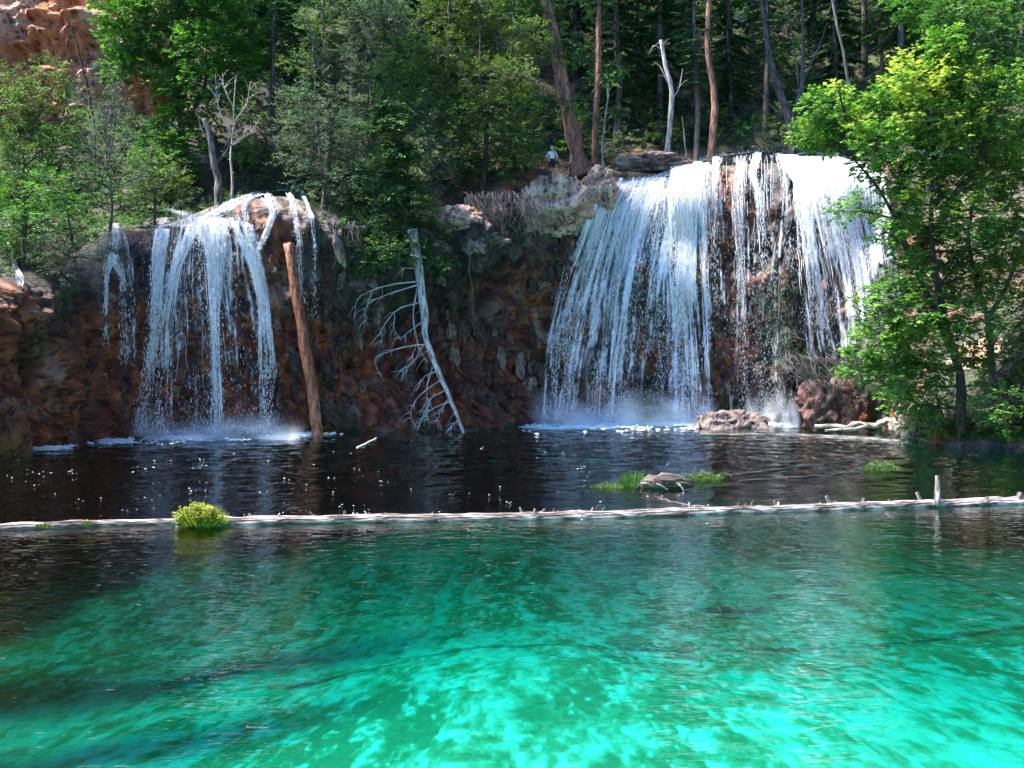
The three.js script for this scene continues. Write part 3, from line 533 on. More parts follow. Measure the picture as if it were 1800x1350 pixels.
// ---------------------------------------------------------------- trees and shrubs
const GREEN = {
  bright: [[0.06, 0.19, 0.012], [0.12, 0.28, 0.02], [0.04, 0.13, 0.012]],
  sunTint: [[0.42, 0.48, 0.06], [0.36, 0.44, 0.05], [0.26, 0.38, 0.035]],  // sunlight painted into the leaf colour of the bank tree's front clumps
  maple: [[0.07, 0.21, 0.014], [0.13, 0.29, 0.022], [0.045, 0.14, 0.012], [0.2, 0.34, 0.03]],
  mid: [[0.055, 0.16, 0.02], [0.1, 0.22, 0.03], [0.038, 0.11, 0.017]],
  olive: [[0.08, 0.14, 0.022], [0.13, 0.19, 0.03], [0.05, 0.1, 0.02]],
  grey: [[0.09, 0.14, 0.065], [0.14, 0.2, 0.09], [0.06, 0.1, 0.05]],
  dark: [[0.022, 0.068, 0.016], [0.038, 0.1, 0.02], [0.016, 0.045, 0.015]],
  spruce: [[0.042, 0.11, 0.03], [0.075, 0.16, 0.04], [0.028, 0.075, 0.024]],
  moss: [[0.24, 0.3, 0.014], [0.36, 0.4, 0.03], [0.12, 0.17, 0.01], [0.3, 0.34, 0.02]],
};
const BARK = { grey: [[0.1, 0.085, 0.075], [0.24, 0.21, 0.19]], red: [[0.17, 0.075, 0.045], [0.4, 0.19, 0.12]], dark: [[0.03, 0.022, 0.018], [0.085, 0.06, 0.05]], pale: [[0.28, 0.22, 0.18], [0.56, 0.48, 0.42]], brown: [[0.07, 0.05, 0.04], [0.18, 0.13, 0.1]], rust: [[0.3, 0.09, 0.035], [0.58, 0.23, 0.11]], white: [[0.55, 0.5, 0.47], [0.85, 0.8, 0.77]] };

// leaves on sprigs round a centre
function clump(g, r, c, rad, n, pal, { leaf = 0.16, width = 0.62, flat = 0.8, sprig = 9, droop = 0.25, reach = 0.45 } = {}) {
  const ns = Math.max(1, Math.round(n / sprig)), d = V(), s = V(), up = V();
  for (let k = 0; k < ns; k++) {
    const o = r.dir(), q = rad * (0.3 + 0.75 * Math.pow(r(), 0.55)); o.y *= flat;
    const bx = c.x + o.x * q, by = c.y + o.y * q, bz = c.z + o.z * q, ax = o.clone().multiplyScalar(0.8).add(V(r.gauss() * 0.4, 0.1 - droop * r(), r.gauss() * 0.4)).normalize();
    const base = r.pick(pal), tone = r.range(0.8, 1.2);
    for (let m = 0; m < sprig; m++) {
      const f = m / sprig, side = m % 2 ? 1 : -1, l = leaf * r.range(0.65, 1.25), t = r.range(0.85, 1.15) * tone;
      up.set(r.gauss() * 0.45, 1, r.gauss() * 0.45).normalize(); s.crossVectors(ax, up).normalize();
      d.copy(ax).multiplyScalar(0.5).addScaledVector(s, side * 0.9); d.y -= droop * r(); d.normalize();
      s.crossVectors(d, up).normalize();
      const x = bx + ax.x * f * reach + r.gauss() * 0.03, y = by + ax.y * f * reach + r.gauss() * 0.03, z = bz + ax.z * f * reach + r.gauss() * 0.03;
      g.leaf(x, y, z, d.x, d.y, d.z, s.x, s.y, s.z, l, l * width, [base[0] * t, base[1] * t, base[2] * t]);
    }
  }
}
// a broadleaf tree: trunk through sight-line points, a limb to every clump
function leafTree(name, label, o) {
  const r = random(o.seed), T = o.trunks.map((t) => t.map(([px, py, dd = 0]) => at(px, py, o.d + dd))), base = T[0][0].clone();
  if (o.ground) { const y = hillY(base.x, base.z); base.y = Math.min(base.y, y) - 0.2; T[0][0].y = base.y; }
  const g = thing(name, label, o.category ?? 'tree', base, o.group), w = new Shape(), cr = new Shape(), bark = BARK[o.bark ?? 'brown'];
  T.forEach((t, k) => w.limb(curve(t, 14, 0.12, o.seed + k), o.r0 * (k ? 0.7 : 1), o.r1 ?? 0.03, 8, barkOf(...bark, o.seed + k)));
  const all = T.flatMap((t) => curve(t, 12));
  for (const [px, py, rp, dd = r.range(-1, 1) * (o.deep ?? 1.2), pal] of o.clumps) {
    const c = at(px, py, o.d + dd), rad = rp / FOCAL * o.d;
    let best = null, bd = 1e9; for (const p of all) { const q = p.distanceTo(c) + Math.max(0, p.y - c.y + 0.3) * 2; if (q < bd) { bd = q; best = p; } }
    const mid = best.clone().lerp(c, 0.5); mid.y += 0.12 * bd * (r() - 0.4);
    w.limb(curve([best, mid, c], 6, 0.1, o.seed + px), Math.min(o.r0 * 0.5, 0.02 + bd * 0.014), 0.01, 5, barkOf(...bark, px));
    for (let k = 0; k < 4; k++) { const e = c.clone().addScaledVector(r.dir(), rad * 0.85); w.limb(curve([mid, mid.clone().lerp(e, 0.55).add(V(0, 0.06, 0)), e], 4), 0.02, 0.006, 4, barkOf(...bark, px)); }
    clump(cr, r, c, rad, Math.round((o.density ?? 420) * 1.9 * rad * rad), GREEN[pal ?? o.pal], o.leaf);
  }
  part(g, 'trunk', w.build(true, base), M.bark); part(g, 'crown', cr.build(false, base), M.leaf, 'stuff');
  return g;
}
// a spruce or fir in its own axes, base at the origin
function conifer(h, rad, { seed = 1, bare = 0.15, pal = 'spruce', bark = 'brown', r0 = 0.16, droop = 0.35, whorl = 0.42, per = 6, spray = 0.42, thin = 1, dead = 0 } = {}) {
  const r = random(seed), w = new Shape(), cr = new Shape(), bk = barkOf(...BARK[bark], seed), d = V(), s = V(), up = V(0, 1, 0);
  const spine = curve([V(0, -0.4, 0), V(0, h * 0.3, 0), V(0, h * 0.7, 0), V(0, h, 0)], 18, 0.25, seed);
  w.limb(spine, (f) => r0 * (1 - f * 0.94) + 0.12 * r0 * Math.max(0, 1 - f * 18) * 3, 0, 9, bk);
  for (let y = h * bare * 0.6; y < h - 0.2; y += whorl * r.range(0.7, 1.3)) {
    const t = y / h, live = t > bare, n = Math.round(per * r.range(0.6, 1.3));
    for (let k = 0; k < n; k++) {
      const a = r() * 6.2832, L = rad * Math.pow(1 - t, 0.75) * r.range(0.55, 1.15) * smooth(bare * 0.5, bare + 0.18, t) + 0.25, f0 = Math.min(17.99, t * 18), q = spine[Math.floor(f0)].clone().lerp(spine[Math.ceil(f0)], f0 % 1);
      const dir = V(Math.cos(a), mix(-droop, 0.35, t * t), Math.sin(a)).normalize(), pts = [];
      for (let m = 0; m <= 4; m++) { const f = m / 4; pts.push(q.clone().addScaledVector(dir, L * f).add(V(0, -droop * 0.5 * L * f * f + 0.22 * droop * L * Math.pow(f, 4), 0))); }
      w.limb(pts, 0.012 + L * 0.011, 0.005, 4, bk);
      if (!live || r() < dead) continue;
      const m = Math.max(4, Math.round(L * 9 * thin));
      for (let j = 0; j < m; j++) {
        const f = 0.15 + 0.85 * j / m, p = pts[Math.min(3, Math.floor(f * 4))].clone().lerp(pts[Math.min(3, Math.floor(f * 4)) + 1], (f * 4) % 1), base = r.pick(GREEN[pal]), tn = r.range(0.75, 1.25);
        for (const side of [-1, 1]) {
          s.crossVectors(dir, up).normalize();
          d.copy(dir).multiplyScalar(0.75).addScaledVector(s, side * r.range(0.5, 1.1)).add(V(0, r.range(-0.45, 0.05), 0)).normalize();
          up.set(r.gauss() * 0.4, 1, r.gauss() * 0.4).normalize(); s.crossVectors(d, up).normalize(); up.set(0, 1, 0);
          const l = spray * r.range(0.6, 1.25) * (1.1 - 0.5 * f);
          cr.leaf(p.x, p.y, p.z, d.x, d.y, d.z, s.x, s.y, s.z, l, l * 0.3, [base[0] * tn, base[1] * tn, base[2] * tn]);
          s.crossVectors(s, d).normalize();
          cr.leaf(p.x, p.y, p.z, d.x, d.y - 0.15, d.z, s.x, s.y, s.z, l * 0.8, l * 0.22, [base[0] * tn, base[1] * tn, base[2] * tn]);
        }
      }
    }
  }
  return { wood: w.build(), crown: cr.build(false) };
}
function plantConifer(shape, label, px, d, scale = 1, lean = 0, turn = 0, group, y) {
  const x = (px - 900) / FOCAL * d, g = thing('conifer_tree', label, 'tree', V(x, y ?? hillY(x, -d) - 0.1, -d), group);
  g.rotation.set(0, turn, lean); g.scale.setScalar(scale);
  part(g, 'trunk', shape.wood, M.bark); part(g, 'crown', shape.crown, M.needle, 'stuff');
  return g;
}
// bare wood: limbs through sight-line points [[px, py, distance offset] ...] with start and end radius
function bareTree(name, label, category, d, limbs, bark, seed, mat = M.bark, twigs = 0, partName = 'branch', hang = false) {
  const L = limbs.map(([pts, r0, r1]) => [pts.map(([px, py, dd = 0]) => at(px, py, d + dd)), r0, r1]), r = random(seed);
  if (name !== 'dead_tree' && name !== 'hanging_branch') { const b = L[0][0][0].clone(); b.y = Math.min(b.y - 0.3, hillY(b.x, b.z) - 0.2); L[0][0].unshift(b); }
  const base = L[0][0][0].clone(), g = thing(name, label, category, base);
  L.forEach(([pts, r0, r1], k) => {
    const w = new Shape(), c = curve(pts, k ? 9 : 18, k ? 0.03 : 0.05, seed + k);
    w.limb(c, r0, r1, k ? 6 : 10, barkOf(...BARK[bark], seed + k), 0.18, seed + k);
    for (let q = 0; q < twigs; q++) { const p = c[Math.floor(r.range(0.3, 1) * (c.length - 1))], e = p.clone().add(hang ? V(r.range(-0.6, 0.15), r.range(-0.7, -0.1), r.gauss() * 0.3) : V(r.gauss() * 0.5, r.range(-0.1, 0.7), r.gauss() * 0.4)); w.limb(curve([p, p.clone().lerp(e, 0.5).add(V(0, 0.08, 0)), e], 4), 0.012, 0.004, 4, BARK[bark][1]); }
    part(g, k ? partName : 'trunk', w.build(true, base), mat);
  });
  return g;
}

// conifers behind the falls
const fir = [conifer(24, 3.0, { seed: 11, bare: 0.1, pal: 'dark', r0: 0.24, whorl: 0.45, spray: 0.5 }), conifer(21, 2.4, { seed: 12, bare: 0.3, pal: 'spruce', r0: 0.2, thin: 0.8, dead: 0.15 }), conifer(26, 2.8, { seed: 13, bare: 0.42, pal: 'spruce', bark: 'red', r0: 0.24, thin: 0.8, dead: 0.1 }), conifer(17, 2.6, { seed: 14, bare: 0.06, pal: 'dark', r0: 0.18, spray: 0.5 })];
plantConifer(fir[1], 'tall dark spruce with a bare grey trunk right of the pale twiggy snag', 482, 49, 1, 0.01, 1.2);
plantConifer(fir[2], 'conifer with the straight orange trunk at the lip of the big waterfall', 1251, 53.4, 1, 0, 2.2);
plantConifer(fir[1], 'slim grey trunked conifer just left of the straight orange trunk', 1224, 54.4, 0.95, 0.01, 4.1);
plantConifer(fir[2], 'straight reddish conifer right of the leaning conifer', 1046, 54.5, 1, -0.02, 0.6);
plantConifer(fir[1], 'spindly tan trunked conifer left of the bushy overhanging spruce', 571, 45.2, 1, 0.01, 3.3);
{
  const r = random(77), where = (px) => px < 500 ? ['dark conifer standing behind the left waterfall and its bright green tree', 'dark conifers behind the left waterfall'] : px < 980 ? ['dark conifer behind the mixed trees between the two falls', 'dark conifers between the falls'] : px < 1400 ? ['dark conifer behind the bare trunks above the big waterfall', 'dark conifers above the big waterfall'] : ['dark conifer behind the leafy tree of the right bank', 'dark conifers behind the right bank'];
  for (const [px, d, k, s] of [[330, 58, 0, 1.0], [440, 55, 3, 1.1], [520, 57, 0, 1], [620, 54, 1, 1], [660, 60, 0, 1.05], [745, 56, 3, 1.1], [800, 62, 0, 1], [880, 60, 1, 1], [930, 66, 0, 1.1], [1085, 58, 0, 1], [1120, 62, 3, 1.2], [1160, 58.5, 0, 0.95], [1200, 64, 0, 1.1], [1285, 60, 3, 1.1], [1320, 66, 0, 1.1], [1345, 58, 1, 1], [1430, 63, 0, 1.0], [1470, 58, 3, 1], [1520, 60, 1, 1.1], [1580, 56, 0, 1], [1620, 62, 3, 1.2], [1680, 54, 0, 0.9], [1730, 60, 0, 1.1], [1790, 52, 3, 1.2], [1850, 56, 0, 1], [250, 64, 0, 1.1], [590, 66, 0, 1.1], [1010, 64, 0, 1], [1060, 70, 0, 1.1], [700, 70, 0, 1.2], [480, 68, 0, 1.1]])
    plantConifer(fir[k], where(px)[0], px, d, s * r.range(0.92, 1.08), r.gauss() * 0.015, r() * 6.28, where(px)[1]);
  // trees beside the water beyond the left edge of the view, whose shade lies on the pool
  for (const [x, z, k, s] of [[-17.2, -8, 0, 0.9], [-17.6, -13, 3, 1.2], [-18.6, -19, 0, 0.95]]) { const g = plantConifer(fir[k], 'tall conifer on the left bank outside the view', 900 + x / -z * FOCAL, -z, s, 0, r() * 6.28, 'left bank conifers'); g.position.set(x, hillY(x, z) - 0.1, z); }
}
// the big leaning conifer at the rim
{
  const d = 52.2, base = at(1018, 282, d), g = thing('conifer_tree', 'big leaning conifer with thick red brown trunk above the overhanging boulder', 'tree', base), w = new Shape(), cr = new Shape(), r = random(501);
  const spine = curve([[1022, 312], [1016, 275], [1003, 215], [985, 130], [962, 20], [945, -60], [930, -160]].map(([x, y]) => at(x, y, d)), 26, 0.05, 3);
  w.limb(spine, (f) => mix(0.5, 0.22, f) + 0.45 * Math.pow(Math.max(0, 1 - f * 5), 2), 0, 12, barkOf(...BARK.red, 5), 0.2);
  for (const [x, y, dd] of [[1056, 296, -0.3], [990, 294, -0.5], [1030, 300, -0.6]]) w.limb(curve([at(1018, 276, d), at((1018 + x) / 2, 287, d + dd * 0.6), at(x, y, d + dd)], 7), 0.2, 0.04, 6, barkOf(...BARK.red, x));
  for (let k = 0; k < 44; k++) { const p = spine[Math.floor(r.range(11, 26))], e = p.clone().add(V(r.gauss() * 2.3, r.range(-1.1, 0.1), r.gauss() * 1.6)); w.limb(curve([p, p.clone().lerp(e, 0.5).add(V(0, 0.25, 0)), e], 5), 0.04, 0.01, 4, BARK.brown[0]); clump(cr, r, e, 0.75, 150, GREEN.spruce, { leaf: 0.32, width: 0.25, flat: 0.5, droop: 0.5 }); }
  part(g, 'trunk', w.build(true, base), M.bark); part(g, 'crown', cr.build(false, base), M.needle, 'stuff');
}
// bushy spruce hanging over the cliff between the falls
{
  const d = 43.6, base = at(712, 452, d), g = thing('conifer_tree', 'bushy spruce with drooping layered boughs hanging over the cliff between the falls', 'tree', base), w = new Shape(), cr = new Shape(), r = random(611);
  const spine = curve([[716, 452], [712, 400], [700, 330], [690, 250], [684, 170]].map(([x, y]) => at(x, y, d)), 24, 0.05, 8);
  w.limb(spine, 0.16, 0.03, 8, barkOf(...BARK.brown, 5));
  for (let k = 0; k < 170; k++) {
    const f = r(), p = spine[Math.floor(f * 24)], a = r() * 6.2832, L = mix(2.3, 0.7, f * f) * r.range(0.6, 1.15), e = p.clone().add(V(Math.cos(a) * L, -0.35 * L, Math.sin(a) * L * 0.8)), pts = curve([p, p.clone().lerp(e, 0.5).add(V(0, 0.16 * L, 0)), e], 6);
    w.limb(pts, 0.022, 0.006, 4, BARK.brown[0]);
    for (let q = 1; q < 7; q++) clump(cr, r, pts[q], 0.2, 24, r() < 0.5 ? GREEN.olive : GREEN.spruce, { leaf: 0.26, width: 0.26, flat: 0.3, sprig: 8, droop: 0.55, reach: 0.3 });
  }
  part(g, 'trunk', w.build(true, base), M.bark); part(g, 'crown', cr.build(false, base), M.needle, 'stuff');
}
// bare and broken trunks
bareTree('dead_snag', 'pale broken snag with a bare crooked trunk above the big waterfall', 'tree', 53, [[[[1172, 276], [1178, 225], [1180, 165], [1170, 110], [1163, 70]], 0.18, 0.1], [[[1176, 150], [1162, 120], [1150, 108]], 0.05, 0.02], [[[1166, 90], [1150, 80], [1140, 96]], 0.04, 0.01], [[[1179, 180], [1195, 150], [1200, 120]], 0.04, 0.01]], 'pale', 71, M.bleached, 2);
bareTree('dead_snag', 'thick grey broken snag right above the domed left waterfall', 'tree', 43.5, [[[[384, 330], [376, 280], [368, 235], [358, 208]], 0.2, 0.1], [[[372, 255], [352, 220], [346, 190]], 0.05, 0.015], [[[378, 290], [400, 262], [425, 238]], 0.05, 0.015]], 'grey', 72, M.bark, 5);
bareTree('dead_snag', 'slim pale dead tree with fine bare twigs beside the grey snag', 'tree', 44.5, [[[[408, 325], [406, 270], [412, 200], [415, 140]], 0.07, 0.02], [[[409, 240], [385, 190], [378, 130]], 0.045, 0.01], [[[411, 215], [432, 185], [440, 150]], 0.04, 0.01], [[[410, 255], [430, 240], [452, 230]], 0.04, 0.01], [[[412, 190], [396, 160], [392, 128]], 0.03, 0.01]], 'pale', 73, M.bleached, 12);
bareTree('bare_tree', 'bare many stemmed tree forking widely behind the top of the right cascade', 'tree', 54, [[[[1392, 262], [1388, 215], [1366, 150], [1350, 90], [1338, 10], [1330, -40]], 0.28, 0.1], [[[1390, 215], [1408, 160], [1411, 90], [1410, -40]], 0.17, 0.07], [[[1386, 205], [1360, 190], [1335, 165]], 0.1, 0.03], [[[1404, 150], [1396, 80], [1380, -20]], 0.08, 0.03], [[[1409, 150], [1436, 90], [1455, 40]], 0.06, 0.02]], 'brown', 74, M.bark, 4);
bareTree('bare_tree', 'thin leaning bare trunk above the right cascade', 'tree', 56, [[[[1500, 200], [1488, 120], [1472, 50], [1460, -30]], 0.13, 0.07]], 'grey', 75, M.bark, 4);
bareTree('bare_tree', 'upright thin brown trunk behind the top of the leafy bank tree', 'tree', 58, [[[[1552, 160], [1548, 90], [1546, -30]], 0.15, 0.1]], 'red', 76, M.bark, 4);
bareTree('bare_tree', 'thin pale stem beside the straight reddish conifer', 'tree', 54, [[[[1060, 268], [1063, 225], [1068, 180], [1070, 140]], 0.08, 0.04]], 'pale', 77, M.bark, 5);
bareTree('bare_tree', 'short thin stem right of the pale broken snag', 'tree', 54, [[[[1206, 268], [1203, 235], [1198, 205]], 0.06, 0.03]], 'grey', 78, M.bark, 3);
bareTree('bare_tree', 'leaning grey stem in front of the orange rock wall', 'tree', 50, [[[[165, 215], [150, 140], [135, 80], [118, 30]], 0.08, 0.03]], 'dark', 79, M.bark, 4);
// broadleaf trees
const LEAF = { leaf: 0.2, width: 0.6 };
leafTree('broadleaf_tree', 'bright green broadleaf tree with rounded crown beside the orange rock wall', { seed: 101, d: 47, r0: 0.2, ground: true, pal: 'bright', bark: 'brown', density: 460, leaf: { leaf: 0.22, width: 0.65 }, trunks: [[[320, 330], [318, 240], [310, 140], [300, 30]], [[318, 230], [360, 150], [390, 60]], [[314, 180], [260, 110], [220, 50]]],
  clumps: [[200, 20, 34], [240, 40, 42], [215, 70, 36], [280, 15, 44], [330, 30, 46], [380, 20, 46], [420, 50, 40], [400, 95, 44], [350, 90, 48], [300, 75, 46], [255, 110, 34], [230, 95, 30], [205, 118, 24], [310, 130, 34], [360, 140, 38], [415, 130, 36], [440, 95, 28], [300, 165, 30], [340, 185, 34], [285, 140, 26], [400, 170, 26], [310, 220, 36], [290, 250, 36], [330, 255, 34], [270, 270, 34], [310, 285, 34], [350, 230, 24], [260, -20, 40], [340, -25, 46], [410, -15, 40], [300, -60, 44], [370, -65, 40], [430, 265, 22], [455, 275, 20]] });
leafTree('broadleaf_tree', 'hazy light green broadleaf tree left of the leaning conifer', { seed: 102, d: 48.5, r0: 0.18, ground: true, pal: 'olive', bark: 'brown', density: 380, leaf: { leaf: 0.22, width: 0.36, droop: 0.4 }, deep: 2, trunks: [[[850, 330], [852, 230], [845, 120], [840, 10]], [[850, 200], [890, 120], [905, 40]], [[848, 180], [800, 110], [790, 30]]],
  clumps: [[760, 40, 40], [800, 20, 44], [850, 30, 46], [900, 20, 40], [780, 90, 42], [830, 80, 44], [885, 80, 42], [925, 60, 34], [805, 140, 40], [855, 140, 44], [905, 135, 36], [760, 150, 34], [820, 195, 42], [870, 195, 44], [915, 190, 36], [790, 230, 34], [845, 245, 42], [895, 245, 42], [930, 235, 28], [860, 290, 34], [905, 285, 34], [935, 290, 24], [820, 275, 30], [840, -30, 46], [780, -30, 44], [900, -30, 40]] });
leafTree('broadleaf_tree', 'feathery tree with a yellow green patch behind the bushy overhanging spruce', { seed: 103, d: 47.5, r0: 0.14, ground: true, pal: 'grey', density: 420, leaf: { leaf: 0.24, width: 0.24, droop: 0.5 }, trunks: [[[660, 380], [655, 280], [650, 180], [655, 60]], [[652, 200], [690, 130], [700, 80]]],
  clumps: [[640, 40, 36], [690, 40, 36], [650, 90, 38], [700, 100, 40, 0, 'bright'], [740, 90, 32], [640, 140, 32], [690, 145, 40, 0, 'bright'], [735, 140, 34], [620, 190, 30], [665, 190, 34], [720, 190, 34], [760, 190, 26], [740, 240, 32], [775, 270, 32], [780, 320, 26], [600, 250, 34], [640, 240, 32], [680, -10, 40], [620, -10, 36]] });
leafTree('broadleaf_tree', 'grey green feathery tree overhanging right of the domed left waterfall', { seed: 104, d: 43.6, r0: 0.12, pal: 'grey', density: 340, leaf: { leaf: 0.18, width: 0.3 }, ground: true, trunks: [[[572, 400], [570, 320], [560, 220], [555, 120]]],
  clumps: [[520, 180, 34], [560, 160, 36], [600, 180, 34], [505, 225, 34], [545, 220, 38], [590, 225, 38], [625, 230, 28], [510, 270, 34], [555, 270, 38], [600, 270, 36], [540, 310, 30], [585, 315, 34], [620, 300, 30], [570, 350, 30], [605, 355, 30], [590, 390, 22, 0, 'mid'], [555, 110, 30], [520, 110, 26, 0, 'olive'], [590, 110, 26], [550, 60, 26, 0, 'olive'], [580, 40, 24, 0, 'olive'], [540, 10, 26, 0, 'olive']] });
// the leafy tree on the right bank
leafTree('bank_tree', 'tall leafy tree with sunlit yellow green top leaning from the right bank', { seed: 105, d: 35.4, r0: 0.2, pal: 'maple', bark: 'dark', density: 860, deep: 1.5, leaf: { leaf: 0.17, width: 0.8 }, trunks: [[[1690, 760], [1686, 680], [1668, 600], [1650, 500], [1640, 380], [1640, 240], [1650, 120]], [[1668, 600], [1610, 470], [1560, 360], [1500, 280]], [[1676, 650], [1600, 640], [1540, 650]], [[1645, 400], [1720, 280], [1760, 180]]],
  clumps: [[1660, 80, 30], [1640, 120, 30], [1600, 150, 36], [1655, 150, 38], [1690, 110, 28], [1715, 160, 34], [1560, 170, 32], [1530, 195, 30], [1590, 205, 40], [1640, 205, 42], [1690, 205, 40], [1740, 195, 34], [1770, 140, 28], [1755, 240, 40], [1440, 185, 26], [1470, 205, 32], [1425, 235, 28], [1455, 240, 34], [1500, 235, 36], [1540, 250, 38], [1590, 260, 42], [1645, 265, 44], [1700, 260, 42], [1480, 175, 20], [1520, 285, 20], [1572, 310, 32], [1620, 320, 44], [1680, 320, 46], [1740, 310, 44], [1785, 290, 34], [1580, 370, 38], [1640, 380, 44], [1700, 380, 44], [1755, 375, 40], [1560, 412, 22], [1470, 372, 14], [1500, 360, 16], [1515, 512, 16], [1600, 425, 38], [1655, 440, 42], [1715, 440, 42], [1770, 430, 38], [1590, 475, 34], [1640, 495, 40], [1700, 500, 42], [1755, 490, 40], [1560, 525, 30], [1610, 545, 38], [1665, 555, 36], [1720, 550, 36], [1545, 570, 30], [1590, 590, 34], [1530, 610, 30], [1570, 630, 34], [1620, 620, 36], [1505, 640, 24], [1550, 660, 30], [1600, 670, 32], [1650, 650, 28], [1580, 700, 26], [1625, 705, 22], [1720, 620, 26], [1690, 590, 28], [1597, 108, 14, -1.4, 'sunTint'], [1580, 140, 20, -1.6, 'sunTint'], [1600, 158, 18, -1.6, 'sunTint'], [1645, 128, 18, -1.5, 'sunTint'], [1640, 155, 18, -1.6, 'sunTint'], [1688, 138, 14, -1.6, 'sunTint'], [1702, 140, 12, -1.6, 'sunTint'], [1590, 208, 12, -1.7, 'sunTint'], [1660, 210, 14, -1.7, 'sunTint'], [1680, 235, 12, -1.7, 'sunTint'], [1705, 205, 12, -1.6, 'sunTint'], [1505, 215, 12, -1.2, 'sunTint'], [1475, 150, 9, -1.2, 'sunTint'], [1605, 335, 12, -1.7, 'sunTint']] });
leafTree('bank_tree', 'dark green tree with a pale crooked trunk at the right edge', { seed: 106, d: 37.6, r0: 0.16, pal: 'mid', bark: 'grey', density: 480, deep: 1.5, leaf: { leaf: 0.18, width: 0.7 }, trunks: [[[1742, 745], [1745, 660], [1738, 560], [1712, 480], [1700, 400], [1740, 260], [1760, 100]], [[1738, 560], [1790, 460], [1820, 320]]],
  clumps: [[1780, 60, 50], [1730, 40, 46], [1820, 120, 50], [1790, 200, 46], [1825, 260, 44], [1800, 340, 44], [1820, 420, 44], [1790, 480, 40], [1815, 540, 40], [1780, 560, 34], [1740, 20, 44], [1680, 10, 44], [1630, 20, 40, 1, 'bright'], [1600, 0, 36, 1, 'bright'], [1660, 50, 34], [1750, 110, 40], [1770, 660, 30], [1800, 620, 32], [1740, 610, 24], [1790, 710, 28], [1735, 660, 20], [1765, 400, 36], [1775, 300, 36]] });
// shrubs
const shrub = (label, seed, d, px, py, clumps, pal, o = {}) => leafTree('shrub', label, { seed, d, r0: 0.07, category: 'shrub', pal, density: 700, leaf: { leaf: 0.15, width: 0.55 }, ground: o.ground ?? true, trunks: [[[px, py], [px + 3, py - 40], [px - 4, py - 90]]], clumps, ...o });
shrub('feathery grey green shrub on forked stems above the twin trickle', 201, 40, 192, 390, [[150, 230, 34], [195, 215, 36], [235, 235, 32], [140, 275, 36], [185, 265, 40], [230, 280, 36], [120, 310, 32], [165, 315, 38], [215, 325, 34], [255, 310, 28], [180, 180, 26], [215, 175, 24], [150, 350, 26], [240, 360, 22], [200, 140, 20]], 'grey', { leaf: { leaf: 0.16, width: 0.22 }, density: 330, bark: 'grey' });
shrub('large green shrub on the slope at the left edge', 202, 38, 40, 330, [[10, 190, 40], [60, 170, 34], [100, 150, 26], [30, 240, 44], [85, 215, 40], [120, 190, 26], [0, 290, 44], [55, 290, 44], [105, 265, 38], [90, 120, 22], [20, 140, 28]], 'olive');
shrub('low green shrub below the large one at the left edge', 203, 36, 40, 420, [[0, 340, 40], [45, 345, 38], [90, 330, 36], [10, 390, 38], [60, 390, 34], [100, 375, 30], [120, 345, 24], [20, 430, 22], [150, 400, 22]], 'bright');
shrub('yellowish shrub under the bright green broadleaf tree', 204, 43, 270, 350, [[250, 300, 26], [285, 290, 26], [270, 325, 24], [300, 315, 24], [240, 340, 20], [320, 330, 18]], 'olive');
shrub('mossy fern patch hanging over the rusty cliff at far left', 205, 35.2, 120, 450, [[70, 430, 20], [110, 420, 24], [150, 430, 24], [165, 455, 18], [120, 455, 22], [90, 460, 16], [110, 480, 14], [140, 475, 16]], 'grey', { leaf: { leaf: 0.12, width: 0.3 }, ground: false, density: 560 });
shrub('dense green shrub hanging beneath the boughs of the overhanging spruce', 206, 43, 660, 440, [[620, 400, 26], [655, 405, 28], [690, 415, 26], [640, 435, 26], [675, 440, 26], [620, 450, 20], [705, 445, 18], [655, 460, 18], [600, 380, 24], [580, 400, 18]], 'mid', { ground: false });
shrub('leafy shrub left of the standing person at the rim', 207, 49.5, 900, 320, [[860, 300, 26], [895, 290, 28], [930, 300, 26], [880, 325, 24], [915, 330, 24], [940, 325, 18], [920, 265, 24], [890, 255, 26]], 'mid');
shrub('round green shrub on the shore under the leafy bank tree', 208, 36.2, 1650, 765, [[1630, 745, 22], [1660, 735, 24], [1645, 715, 22], [1610, 768, 14], [1680, 755, 18], [1600, 735, 18], [1660, 690, 22], [1625, 700, 18], [1700, 725, 18]], 'bright', { ground: false });
shrub('green shrub at the right edge above the grassy bank', 209, 34.6, 1760, 750, [[1740, 720, 24], [1775, 700, 30], [1800, 735, 30], [1760, 745, 22], [1730, 695, 18], [1805, 680, 26]], 'maple', { ground: false });
shrub('grey brush spilling over the dark red boulder', 210, 44.6, 1430, 660, [[1400, 620, 24], [1430, 640, 26], [1465, 630, 26], [1420, 660, 20], [1480, 660, 24], [1380, 590, 20], [1500, 690, 22], [1460, 690, 22]], 'grey', { leaf: { leaf: 0.16, width: 0.14 }, ground: false, density: 300 });
shrub('dark mossy brush clinging to the bulge beside the right cascade', 211, 47.6, 1370, 560, [[1355, 520, 22], [1380, 545, 24], [1365, 590, 24], [1340, 560, 18], [1390, 500, 16], [1385, 625, 18]], 'dark', { leaf: { leaf: 0.14, width: 0.3 }, ground: false, density: 330 });
